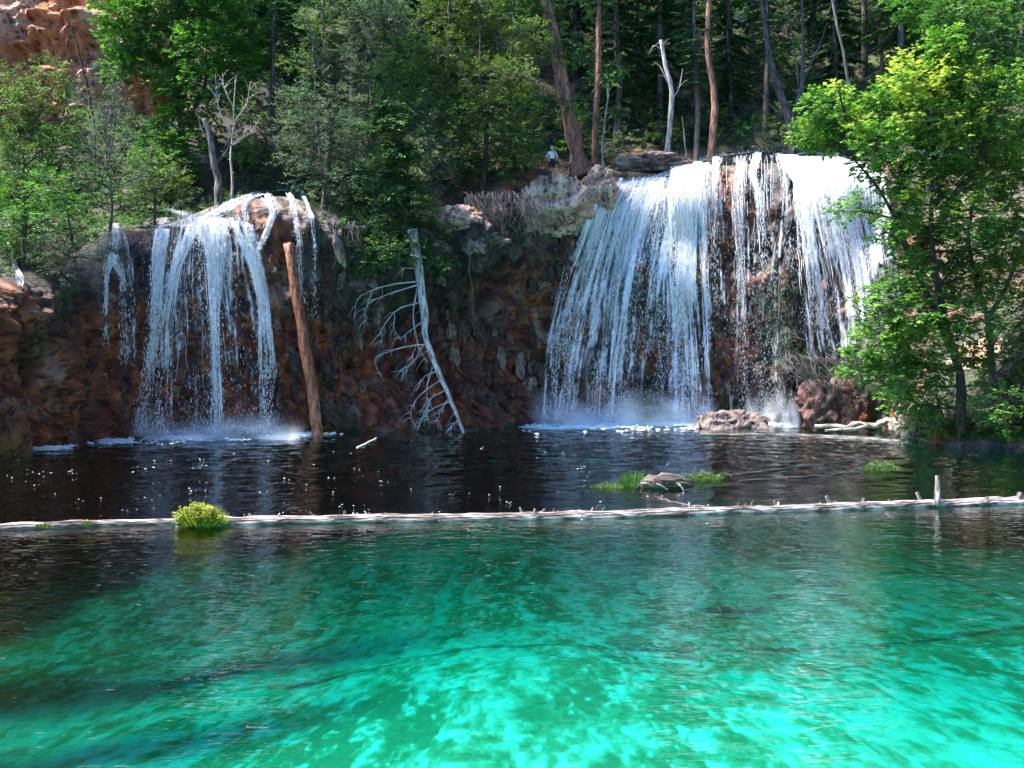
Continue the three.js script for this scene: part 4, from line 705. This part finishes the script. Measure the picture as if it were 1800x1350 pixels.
// undergrowth of the slope
{
  const g = new Shape(), r = random(881);
  for (let k = 0; k < 1900; k++) {
    const d = r.range(46, 78), px = r.range(-150, 1950), x = (px - 900) / FOCAL * d, b = behind(x, -d);
    if (b.d < 2.2 || (px > 900 && px < 1420 && b.d < 3.6)) continue;
    const y = hillY(x, -d), s = r.range(0.5, 1.6);
    clump(g, r, V(x, y + s * 0.7, -d), s, Math.round(130 * s), r() < 0.15 ? GREEN.olive : r() < 0.45 ? GREEN.mid : GREEN.dark, { leaf: 0.24, width: 0.6, reach: 0.5 });
  }
  for (let k = 0; k < 1150; k++) {
    const left = k < 850, d = left ? r.range(33, 47) : r.range(35, 50), px = left ? r.range(-60, 620) : r.range(1590, 1850), x = (px - 900) / FOCAL * d, b = behind(x, -d);
    if (b.d < 0.1 || (left && px > 235 && px < 560 && b.d < 2.4)) continue;
    const s = r.range(0.25, 0.7); clump(g, r, V(x, hillY(x, -d) + s * 0.4, -d), s, Math.round(150 * s), r() < 0.4 ? GREEN.olive : GREEN.mid, { leaf: 0.15, width: 0.5, reach: 0.35 });
  }
  mass('undergrowth', 'dim green undergrowth covering the forest slope behind the falls', 'undergrowth', g.build(false), M.leaf);
}
// ---------------------------------------------------------------- wood, roots, tufts, the person
const waterline = (px, py, lift = 0) => { const d = (EYE - lift) * FOCAL / (py - HORIZON); return at(px, py, d); };   // a point that lies at the given height above the water
// the long bleached log across the pool
{
  const P = [[-60, 931], [0, 928], [160, 921], [330, 918], [460, 917], [640, 914], [800, 912], [960, 909], [1120, 905], [1280, 899], [1440, 894], [1560, 890], [1680, 886], [1800, 882], [1880, 879]].map(([x, y]) => waterline(x, y, 0.035));
  const g = thing('floating_log', 'long bleached floating log lying right across the pool', 'log', V(P[0].x, 0, P[0].z)), o = g.position.clone(), w = new Shape(), c = curve(P, 150, 0.014, 4);
  const col = (f, an, x, y, z) => { const a = fbm(x * 1.2, an * 3, 4, 4), b = fbm(x * 6, an * 5, 8, 3); return mix3(mix3([0.5, 0.43, 0.39], [0.18, 0.135, 0.11], smooth(-0.1, 0.45, a)), [0.06, 0.042, 0.034], smooth(0.1, 0.5, b) * 0.85); };
  w.limb(c, (f) => 0.074 + 0.04 * smooth(0.2, 0.27, f) * (1 - 0.35 * smooth(0.3, 0.75, f)) + 0.03 * smooth(0.75, 0.95, f) + 0.016 * noise(f * 46, 3, 3), 0, 14, col, 0.16, 2);
  part(g, 'trunk', w.build(true, o), M.bark);
  const rs = random(5), knots = []; for (let k = 0; k < 22; k++) { const px = rs.range(420, 1790), py = 917.5 - (px - 420) * 0.0255, up = rs.range(6, 12); knots.push([px, py, px + rs.gauss() * 7, py - up, rs.range(0.018, 0.032)]); }
  for (const [px, py, tx, ty, r] of [...knots, [606, 914, 606, 900, 0.03], [643, 913, 643, 904, 0.035], [676, 912, 677, 904, 0.03], [560, 912, 543, 902, 0.02], [940, 909, 940, 897, 0.035], [982, 908, 981, 900, 0.03], [1020, 907, 1020, 898, 0.035], [1238, 900, 1236, 891, 0.03], [1325, 897, 1323, 885, 0.035], [1370, 895, 1369, 884, 0.035], [1462, 892, 1453, 874, 0.04], [1516, 891, 1517, 878, 0.04], [1622, 887, 1611, 867, 0.045], [1648, 888, 1647, 838, 0.06], [1734, 884, 1735, 875, 0.04], [1790, 882, 1793, 868, 0.07]]) {
    const a = waterline(px, py, 0.04), b = at(tx, ty, -a.z), s = new Shape(); b.y += 0.03; s.limb(curve([a, a.clone().lerp(b, 0.5), b], 4, 0.015, px), r * 1.3, r * 0.7, 7, col, 0.2, px); part(g, 'branch_stub', s.build(true, o), M.bark);
  }
}
// tufts of moss, sedge and grass
function tuft(name, label, p, { w = 0.3, h = 0.3, n = 500, pal = 'moss', seed = 1, fan = 0.6, blade = 0.018, soft = 0 }) {
  const r = random(seed), g = new Shape();
  for (let k = 0; k < n; k++) {
    const a = r() * 6.2832, q = Math.sqrt(r()) * w, x = Math.cos(a) * q, z = Math.sin(a) * q * 0.6, d = V(x / w * fan + r.gauss() * 0.25, 1, z / w * fan + r.gauss() * 0.25).normalize(), s = V(r.gauss(), 0, r.gauss()).normalize(), c = r.pick(GREEN[pal]), t = r.range(0.75, 1.25), l = h * r.range(0.45, 1.1) * (1 - 0.55 * (q / w) ** 2);
    g.leaf(x, -0.02, z, d.x, d.y, d.z, s.x, s.y, s.z, l, blade * r.range(0.7, 1.5), [c[0] * t, c[1] * t, c[2] * t]);
  }
  if (soft) for (let k = 0; k < 9; k++) clump(g, r, V(r.gauss() * w * 0.55, h * r.range(0.2, 0.62), r.gauss() * w * 0.3), h * 0.34, soft, GREEN[pal], { leaf: 0.06, width: 0.5, sprig: 6, reach: 0.08 });
  return single(name, label, 'plant', g.build(false), M.leaf, p);
}
tuft('moss_clump', 'bright yellow green mossy clump growing on the long log', waterline(356, 921, 0.04), { w: 0.42, h: 0.44, n: 420, soft: 420, seed: 3, blade: 0.025, fan: 1.1 });
tuft('moss_clump', 'small green moss tuft on the log near the left edge', waterline(76, 926, 0.1), { w: 0.13, h: 0.12, n: 160, seed: 4, pal: 'olive' });
tuft('moss_clump', 'small green moss tuft on the log left of the big mossy clump', waterline(155, 923, 0.1), { w: 0.12, h: 0.13, n: 160, seed: 5, pal: 'olive' });
tuft('grass_tuft', 'tall grass tuft beside the driftwood heap in the pool', waterline(1113, 854), { w: 0.34, h: 0.5, n: 320, seed: 6, pal: 'mid', blade: 0.022 });
tuft('grass_tuft', 'low sparse sedge at the left end of the driftwood heap', waterline(1066, 857), { w: 0.42, h: 0.2, n: 220, seed: 7, pal: 'olive', blade: 0.02 });
tuft('grass_tuft', 'brownish green mossy mound at the right end of the driftwood heap', waterline(1236, 843), { w: 0.6, h: 0.26, n: 380, seed: 8, pal: 'olive', soft: 60 });
tuft('grass_tuft', 'lone low grass tuft in the pool before the right bank', waterline(1547, 826), { w: 0.58, h: 0.28, n: 420, seed: 9, pal: 'olive', soft: 60 });
{ // the turf edge of the right bank
  const g = new Shape(), r = random(55);
  for (let k = 0; k < 3200; k++) {
    const px = r.range(1585, 1830), d = r.range(33.6, 37.5), x = (px - 900) / FOCAL * d, b = behind(x, -d); if (b.d < -0.35 || b.d > 3) continue;
    const c = r.pick(GREEN.bright), t = r.range(0.6, 1.1), s = V(r.gauss(), 0, r.gauss()).normalize(), u = V(r.gauss() * 0.5, 1, r.gauss() * 0.5).normalize();
    g.leaf(x, hillY(x, -d) - 0.1, -d, u.x, u.y, u.z, s.x, s.y, s.z, r.range(0.12, 0.34), 0.03, [c[0] * t, c[1] * t, c[2] * t]);
  }
  mass('bank_grass', 'green grass edging the right bank under the leafy tree', 'grass', g.build(false), M.leaf);
}
// driftwood
function lyingLog(name, label, pts, r0, r1, bark, seed, mat = M.bark, wander = 0.05) {
  const g = new Shape(), p = pts.map((q) => q.isVector3 ? q : waterline(...q)); g.limb(curve(p, 22, wander, seed), r0, r1, 9, barkOf(...BARK[bark], seed), 0.25, seed);
  return single(name, label, 'log', g.build(true, p[0]), mat, p[0]);
}
{
  const p = waterline(1160, 850), g = thing('driftwood_heap', 'bleached driftwood heap between grass tufts in the pool', 'driftwood', V(p.x, 0, p.z)), r = random(19);
  const c = new Shape(); c.limb(curve([waterline(1128, 852, 0.06), waterline(1150, 846, 0.16), waterline(1180, 847, 0.15), waterline(1212, 848, 0.05)], 14, 0.04, 3), (f) => 0.1 + 0.09 * Math.sin(Math.PI * f), 0, 9, barkOf(...BARK.brown, 6), 0.4, 8); part(g, 'log', c.build(true, g.position), M.bark);
  for (let k = 0; k < 15; k++) { const a = waterline(1165 + r.gauss() * 34, 850, r.range(0.05, 0.2)), e = a.clone().add(V(r.gauss() * 0.5, r.range(-0.16, 0.06), r.gauss() * 0.3)), s = new Shape(); s.limb(curve([a, a.clone().lerp(e, 0.5).add(V(0, 0.04, 0)), e], 5), 0.028, 0.012, 5, barkOf(...BARK[k % 3 ? 'grey' : 'pale'], k)); part(g, 'stick', s.build(true, g.position), M.bark); }
}
lyingLog('drift_log', 'long thin log lying in the shallows below the grey brown mound', [[1230, 764], [1360, 766], [1480, 770], [1605, 779]], 0.07, 0.11, 'grey', 61);
lyingLog('drift_log', 'white split driftwood log beside the dark red boulder', [at(1432, 750, 43), at(1500, 747, 42.6), at(1556, 744, 42.4), at(1582, 737, 42.2)], 0.09, 0.17, 'pale', 62, M.bark, 0.2);
lyingLog('drift_log', 'short white driftwood piece under the split driftwood log', [at(1450, 757, 42.2), at(1490, 756, 42), at(1528, 749, 42.2)], 0.05, 0.1, 'pale', 63, M.bark, 0.2);
lyingLog('drift_log', 'thin waterlogged branch reaching right from the driftwood heap', [[1285, 836, 0.01], [1400, 822, 0.01], [1510, 809, 0.01]], 0.04, 0.02, 'dark', 64, M.wetwood);
lyingLog('drift_log', 'second waterlogged branch just below the one reaching right', [[1300, 846, 0.0], [1420, 838, 0.01], [1520, 830, 0.01]], 0.03, 0.02, 'dark', 65, M.wetwood);
lyingLog('drift_log', 'crooked drowned branch between the driftwood heap and the long log', [[1150, 872, 0.005], [1190, 884, 0.012], [1235, 892, 0.01]], 0.02, 0.025, 'brown', 66, M.wetwood);
lyingLog('drift_log', 'pale stick floating below the rusty leaning log', [[628, 787, 0.02], [645, 779, 0.03], [663, 770, 0.03]], 0.035, 0.02, 'white', 67, M.bleached);
lyingLog('drift_log', 'slim grey log floating along the foot of the dark cliff', [[598, 757, 0.02], [720, 757, 0.02], [838, 756, 0.02]], 0.05, 0.06, 'grey', 68);
lyingLog('drift_log', 'dark stump poking from the foam of the left waterfall', [at(240, 782, 36.6), at(241, 775, 36.6), at(243, 768, 36.7)], 0.13, 0.09, 'dark', 69, M.wetwood);
lyingLog('leaning_log', 'rusty orange wet log leaning against the cliff right of the left waterfall', [at(507, 428, 41.2), at(522, 520, 41), at(538, 620, 40.8), at(552, 715, 40.6), at(560, 775, 40.4)], 0.2, 0.27, 'rust', 70, M.wetwood, 0.04);
// white dead tree hanging head down from the rim
bareTree('dead_tree', 'white dead tree hanging head down over the dark cliff with curved bare branches', 'tree', 43, [
  [[[724, 404], [733, 455], [741, 510], [748, 560], [747, 584], [758, 622], [778, 672], [798, 720], [814, 762, 0.1]], 0.24, 0.07],
  [[[730, 472], [700, 470], [673, 468]], 0.025, 0.01], [[[732, 495], [698, 498], [658, 508], [629, 524], [624, 540], [626, 556]], 0.045, 0.012], [[[657, 508], [645, 536], [642, 566]], 0.02, 0.008], [[[733, 501], [690, 514], [652, 530], [640, 548], [648, 574]], 0.04, 0.012],
  [[[736, 532], [702, 542], [682, 562], [671, 582], [673, 612]], 0.042, 0.012], [[[694, 552], [693, 576], [704, 595]], 0.022, 0.01], [[[742, 566], [718, 583], [702, 598]], 0.035, 0.012], [[[733, 508], [727, 546], [730, 586], [740, 620], [752, 636]], 0.045, 0.015], [[[750, 605], [713, 609], [680, 619], [660, 630], [663, 648], [674, 666]], 0.042, 0.012],
  [[[744, 607], [728, 633], [708, 649], [686, 655]], 0.03, 0.01], [[[735, 600], [722, 630], [714, 655]], 0.022, 0.01], [[[767, 652], [744, 663], [732, 688]], 0.03, 0.01], [[[775, 668], [748, 686], [727, 708], [722, 732], [731, 750]], 0.032, 0.012], [[[784, 686], [757, 700], [747, 722], [733, 755]], 0.03, 0.012], [[[793, 706], [764, 716], [744, 734], [734, 758]], 0.03, 0.01],
  [[[760, 645], [750, 690], [760, 718], [771, 752]], 0.03, 0.012], [[[788, 700], [772, 730], [776, 756]], 0.022, 0.01], [[[806, 738], [796, 748], [790, 758]], 0.02, 0.01], [[[764, 690], [752, 716], [756, 744]], 0.02, 0.008]].map(([p, a, b], k) => [p, k ? a * 0.85 : a, k ? b * 0.6 : b]), 'white', 301, M.bleached, 7, 'branch', true);
bareTree('hanging_branch', 'thin bare branch dangling down the dark cliff right of the white dead tree', 'branch', 43.9, [[[[824, 425], [826, 480], [831, 540], [834, 590]], 0.05, 0.025], [[[832, 558], [842, 585], [856, 606]], 0.025, 0.01], [[[838, 575], [850, 600], [848, 612]], 0.02, 0.01]], 'grey', 302);
// roots
function roots(label, seed, d, n, from, to) {
  const r = random(seed), g = new Shape(), base = at((from[0] + from[1]) / 2, from[2], d);
  for (let k = 0; k < n; k++) { const f = r(), a = at(mix(from[0], from[1], f), from[2] + Math.abs(r.gauss()) * 16, d + r.gauss() * 0.4), e = at(mix(to[0], to[1], clamp(f + r.gauss() * 0.35)), mix(to[2], to[3], r()), d - 0.35 + r.gauss() * 0.35); g.limb(curve([a, a.clone().lerp(e, 0.4).add(V(r.gauss() * 0.3, -0.1, 0.25)), e], 8, 0.35, k), r.range(0.008, 0.028), 0.004, 4, mix3(BARK.grey[0], BARK.grey[1], r())); }
  return single('hanging_roots', label, 'roots', g.build(true, base), M.bark, base);
}
roots('grey curtain of fine roots hanging from the rim left of the overhanging boulder', 401, 45.2, 150, [815, 940, 335], [835, 960, 395, 460]);
roots('small bundle of grey roots hanging right of the left waterfall', 402, 42.3, 70, [585, 625, 385], [588, 640, 430, 500]);
roots('tangle of dead twigs over the dark red boulder', 403, 44.2, 80, [1380, 1520, 620], [1440, 1570, 660, 735]);
// flecks of foam drifting on the pool
{
  const r = random(13), g = new Shape();
  const spots = []; for (let k = 0; k < 26; k++) spots.push([r.range(-10, 900), r.range(805, 905), r.range(8, 30)]);
  for (let k = 0; k < 150; k++) {
    const q = r() < 0.45 ? r.pick(spots) : [r.range(-20, 1300), r.range(785, 930), 60], p = waterline(q[0] + r.gauss() * q[2], Math.max(775, q[1] + r.gauss() * 3), 0.03), w = r.range(0.006, 0.02) * -p.z / 25, k0 = g.n, c = [0.8, 0.82, 0.84], m = 7;
    g.vert(p.x, p.y + 0.006, p.z, c); for (let a = 0; a < m; a++) g.vert(p.x + Math.cos(a / m * 6.283) * w * r.range(0.7, 2.2), p.y, p.z + Math.sin(a / m * 6.283) * w * r.range(0.7, 1.3), c);
    for (let a = 0; a < m; a++) g.tri(k0, k0 + 1 + (a + 1) % m, k0 + 1 + a);
  }
  mass('foam_flecks', 'small white foam flecks drifting on the dark pool', 'foam', g.build(false), M.foam);
}
// the person standing at the rim
{
  const capsule = (a, b, ra, rb) => { const A = V(...a), B = V(...b), ab = B.clone().sub(A), L = ab.lengthSq(); return (p) => { const h = clamp(((p.x - A.x) * ab.x + (p.y - A.y) * ab.y + (p.z - A.z) * ab.z) / L); return Math.hypot(p.x - A.x - ab.x * h, p.y - A.y - ab.y * h, p.z - A.z - ab.z * h) - mix(ra, rb, h); }; };
  const blob = (c, r) => (p) => { const k = Math.hypot((p.x - c[0]) / r[0], (p.y - c[1]) / r[1], (p.z - c[2]) / r[2]); return (k - 1) * Math.min(...r); };
  const join = (list, k) => (p) => { let d = 9; for (const f of list) { const e = f(p), h = clamp(0.5 + 0.5 * (e - d) / k); d = mix(e, d, h) - k * h * (1 - h); } return d; };
  const cut = (f, lo, hi) => (p) => Math.max(f(p), p.y - hi, lo - p.y);
  function solid(f, c, half, res) {
    const mc = new MarchingCubes(res, M.plain, false, false, 80000), p = V(), hs = res / 2; mc.isolation = 0;
    for (let z = 0; z < res; z++) for (let y = 0; y < res; y++) for (let x = 0; x < res; x++) { p.set(c[0] + (x - hs) / hs * half, c[1] + (y - hs) / hs * half, c[2] + (z - hs) / hs * half); mc.field[x + y * res + z * res * res] = -f(p); }
    mc.update(); const n = mc.count, g = new THREE.BufferGeometry(), q = new Float32Array(n * 3);
    for (let k = 0; k < n; k++) for (let a = 0; a < 3; a++) q[k * 3 + a] = mc.positionArray[k * 3 + a] * half + c[a];
    g.setAttribute('position', new THREE.BufferAttribute(q, 3)); const m = mergeVertices(g, 1e-4); m.computeVertexNormals(); return m;
  }
  const limbsOf = (i) => [capsule([0.09, 0.86, 0], [0.115, 0.47, 0.02], 0.085 + i, 0.056 + i), capsule([0.115, 0.47, 0.02], [0.13, 0.09, 0], 0.054 + i, 0.036 + i), capsule([-0.09, 0.86, 0], [-0.12, 0.47, 0.03], 0.085 + i, 0.056 + i), capsule([-0.12, 0.47, 0.03], [-0.14, 0.09, 0.01], 0.054 + i, 0.036 + i)];
  const torso = (i) => [blob([0, 0.93, 0], [0.165 + i, 0.14 + i, 0.115 + i]), blob([0, 1.1, 0], [0.135 + i, 0.2 + i, 0.1 + i]), blob([0, 1.26, 0], [0.165 + i, 0.15 + i, 0.11 + i]), capsule([-0.15, 1.36, 0], [0.15, 1.36, 0], 0.06 + i, 0.06 + i)];
  const upper = (i) => [capsule([0.18, 1.35, 0], [0.27, 1.14, 0.1], 0.047 + i, 0.04 + i), capsule([-0.18, 1.35, 0], [-0.29, 1.13, -0.04], 0.047 + i, 0.04 + i)];
  const RW = [0.13, 1.36, 0.2], LW = [-0.17, 0.97, 0.1];
  const feet = [capsule([0.13, 0.05, -0.03], [0.14, 0.035, 0.15], 0.042, 0.032), capsule([-0.14, 0.05, -0.02], [-0.17, 0.035, 0.15], 0.042, 0.032)];
  const neck = capsule([0, 1.38, 0], [0, 1.5, 0.02], 0.052, 0.05);
  const bodyField = join([...limbsOf(0), ...torso(0), ...upper(0), capsule([0.27, 1.14, 0.1], RW, 0.038, 0.027), capsule([-0.29, 1.13, -0.04], LW, 0.038, 0.027), neck], 0.03);
  const head = join([blob([0, 1.58, 0.03], [0.074, 0.105, 0.092]), blob([0, 1.52, 0.06], [0.052, 0.06, 0.06]), capsule([0, 1.58, 0.115], [0, 1.545, 0.135], 0.011, 0.015), blob([0.076, 1.565, 0.02], [0.012, 0.03, 0.02]), blob([-0.076, 1.565, 0.02], [0.012, 0.03, 0.02]), blob([0, 1.512, 0.112], [0.024, 0.008, 0.012]), neck], 0.012);
  const face = (p) => { const e = Math.min(blob([0.03, 1.585, 0.118], [0.014, 0.008, 0.012])(p), blob([-0.03, 1.585, 0.118], [0.014, 0.008, 0.012])(p)); return Math.max(head(p), -e); };
  const hand = (w, dir, side, up) => {   // palm, four bent fingers of different lengths, a thumb from the side of the palm
    const d = V(...dir).normalize(), u = V(...up).normalize(), s = V().crossVectors(d, u).multiplyScalar(side), W = V(...w), q = (a, b, c) => { const v = W.clone().addScaledVector(d, a).addScaledVector(s, b).addScaledVector(u, c); return [v.x, v.y, v.z]; };
    const list = [capsule(q(0, 0, 0), q(0.07, 0.0, 0), 0.022, 0.024), capsule(q(0.03, -0.02, 0), q(0.075, -0.024, 0), 0.016, 0.016), capsule(q(0.03, 0.02, 0), q(0.075, 0.024, 0), 0.016, 0.016)];
    [[-0.03, 0.03, 0.024], [-0.01, 0.036, 0.03], [0.01, 0.034, 0.028], [0.03, 0.026, 0.02]].forEach(([b, l1, l2]) => list.push(capsule(q(0.08, b, 0), q(0.08 + l1, b * 1.15, -0.008), 0.0095, 0.009), capsule(q(0.08 + l1, b * 1.15, -0.008), q(0.08 + l1 + l2 * 0.7, b * 1.15, -0.03), 0.009, 0.0075)));
    list.push(capsule(q(0.02, -0.028, 0), q(0.05, -0.05, -0.01), 0.011, 0.01), capsule(q(0.05, -0.05, -0.01), q(0.075, -0.052, -0.022), 0.01, 0.008));
    return join(list, 0.006);
  };
  const x = (970 - 900) / FOCAL * 51, pg = thing('person', 'person in a white top and black shorts standing at the rim with one hand raised', 'person', V(x, hillY(x, -51) + 0.02, -51));
  const tint = (g, c) => { g.setAttribute('color', new THREE.BufferAttribute(new Float32Array(g.attributes.position.count * 3).map((_, k) => c[k % 3]), 3)); return g; };
  const skin = [0.5, 0.3, 0.21];
  const body = mergeGeometries([solid(bodyField, [0, 0.8, 0.03], 0.85, 96), solid(face, [0, 1.57, 0.04], 0.14, 84), solid(hand(RW, [-0.35, 0.9, 0.1], 1, [0, -0.1, -1]), [0.1, 1.43, 0.2], 0.14, 72), solid(hand(LW, [0.5, -0.7, 0.2], -1, [0.3, 0.1, -1]), [-0.14, 0.92, 0.12], 0.14, 72)].map((g) => tint(g, skin)));
  part(pg, 'body', body, M.plain);
  part(pg, 'top', tint(solid(cut(join([...torso(0.014), ...upper(0.014)], 0.03), 0.98, 1.44), [0, 1.2, 0], 0.42, 80), [0.8, 0.78, 0.76]), M.plain);
  part(pg, 'shorts', tint(solid(cut(join([...torso(0.02), ...limbsOf(0.022)], 0.03), 0.52, 1.02), [0, 0.77, 0], 0.36, 72), [0.012, 0.012, 0.015]), M.plain);
  for (const [k, f] of feet.entries()) part(pg, 'shoe', tint(solid(f, [k ? -0.15 : 0.135, 0.05, 0.06], 0.16, 56), [0.7, 0.68, 0.66]), M.plain);
  part(pg, 'cap', tint(solid(join([cut(blob([0, 1.6, 0.025], [0.086, 0.102, 0.1]), 1.615, 1.8), blob([0, 1.622, 0.13], [0.06, 0.008, 0.06])], 0.008), [0, 1.63, 0.05], 0.18, 64), [0.78, 0.76, 0.72]), M.plain);
}
renderer.render(scene, camera);
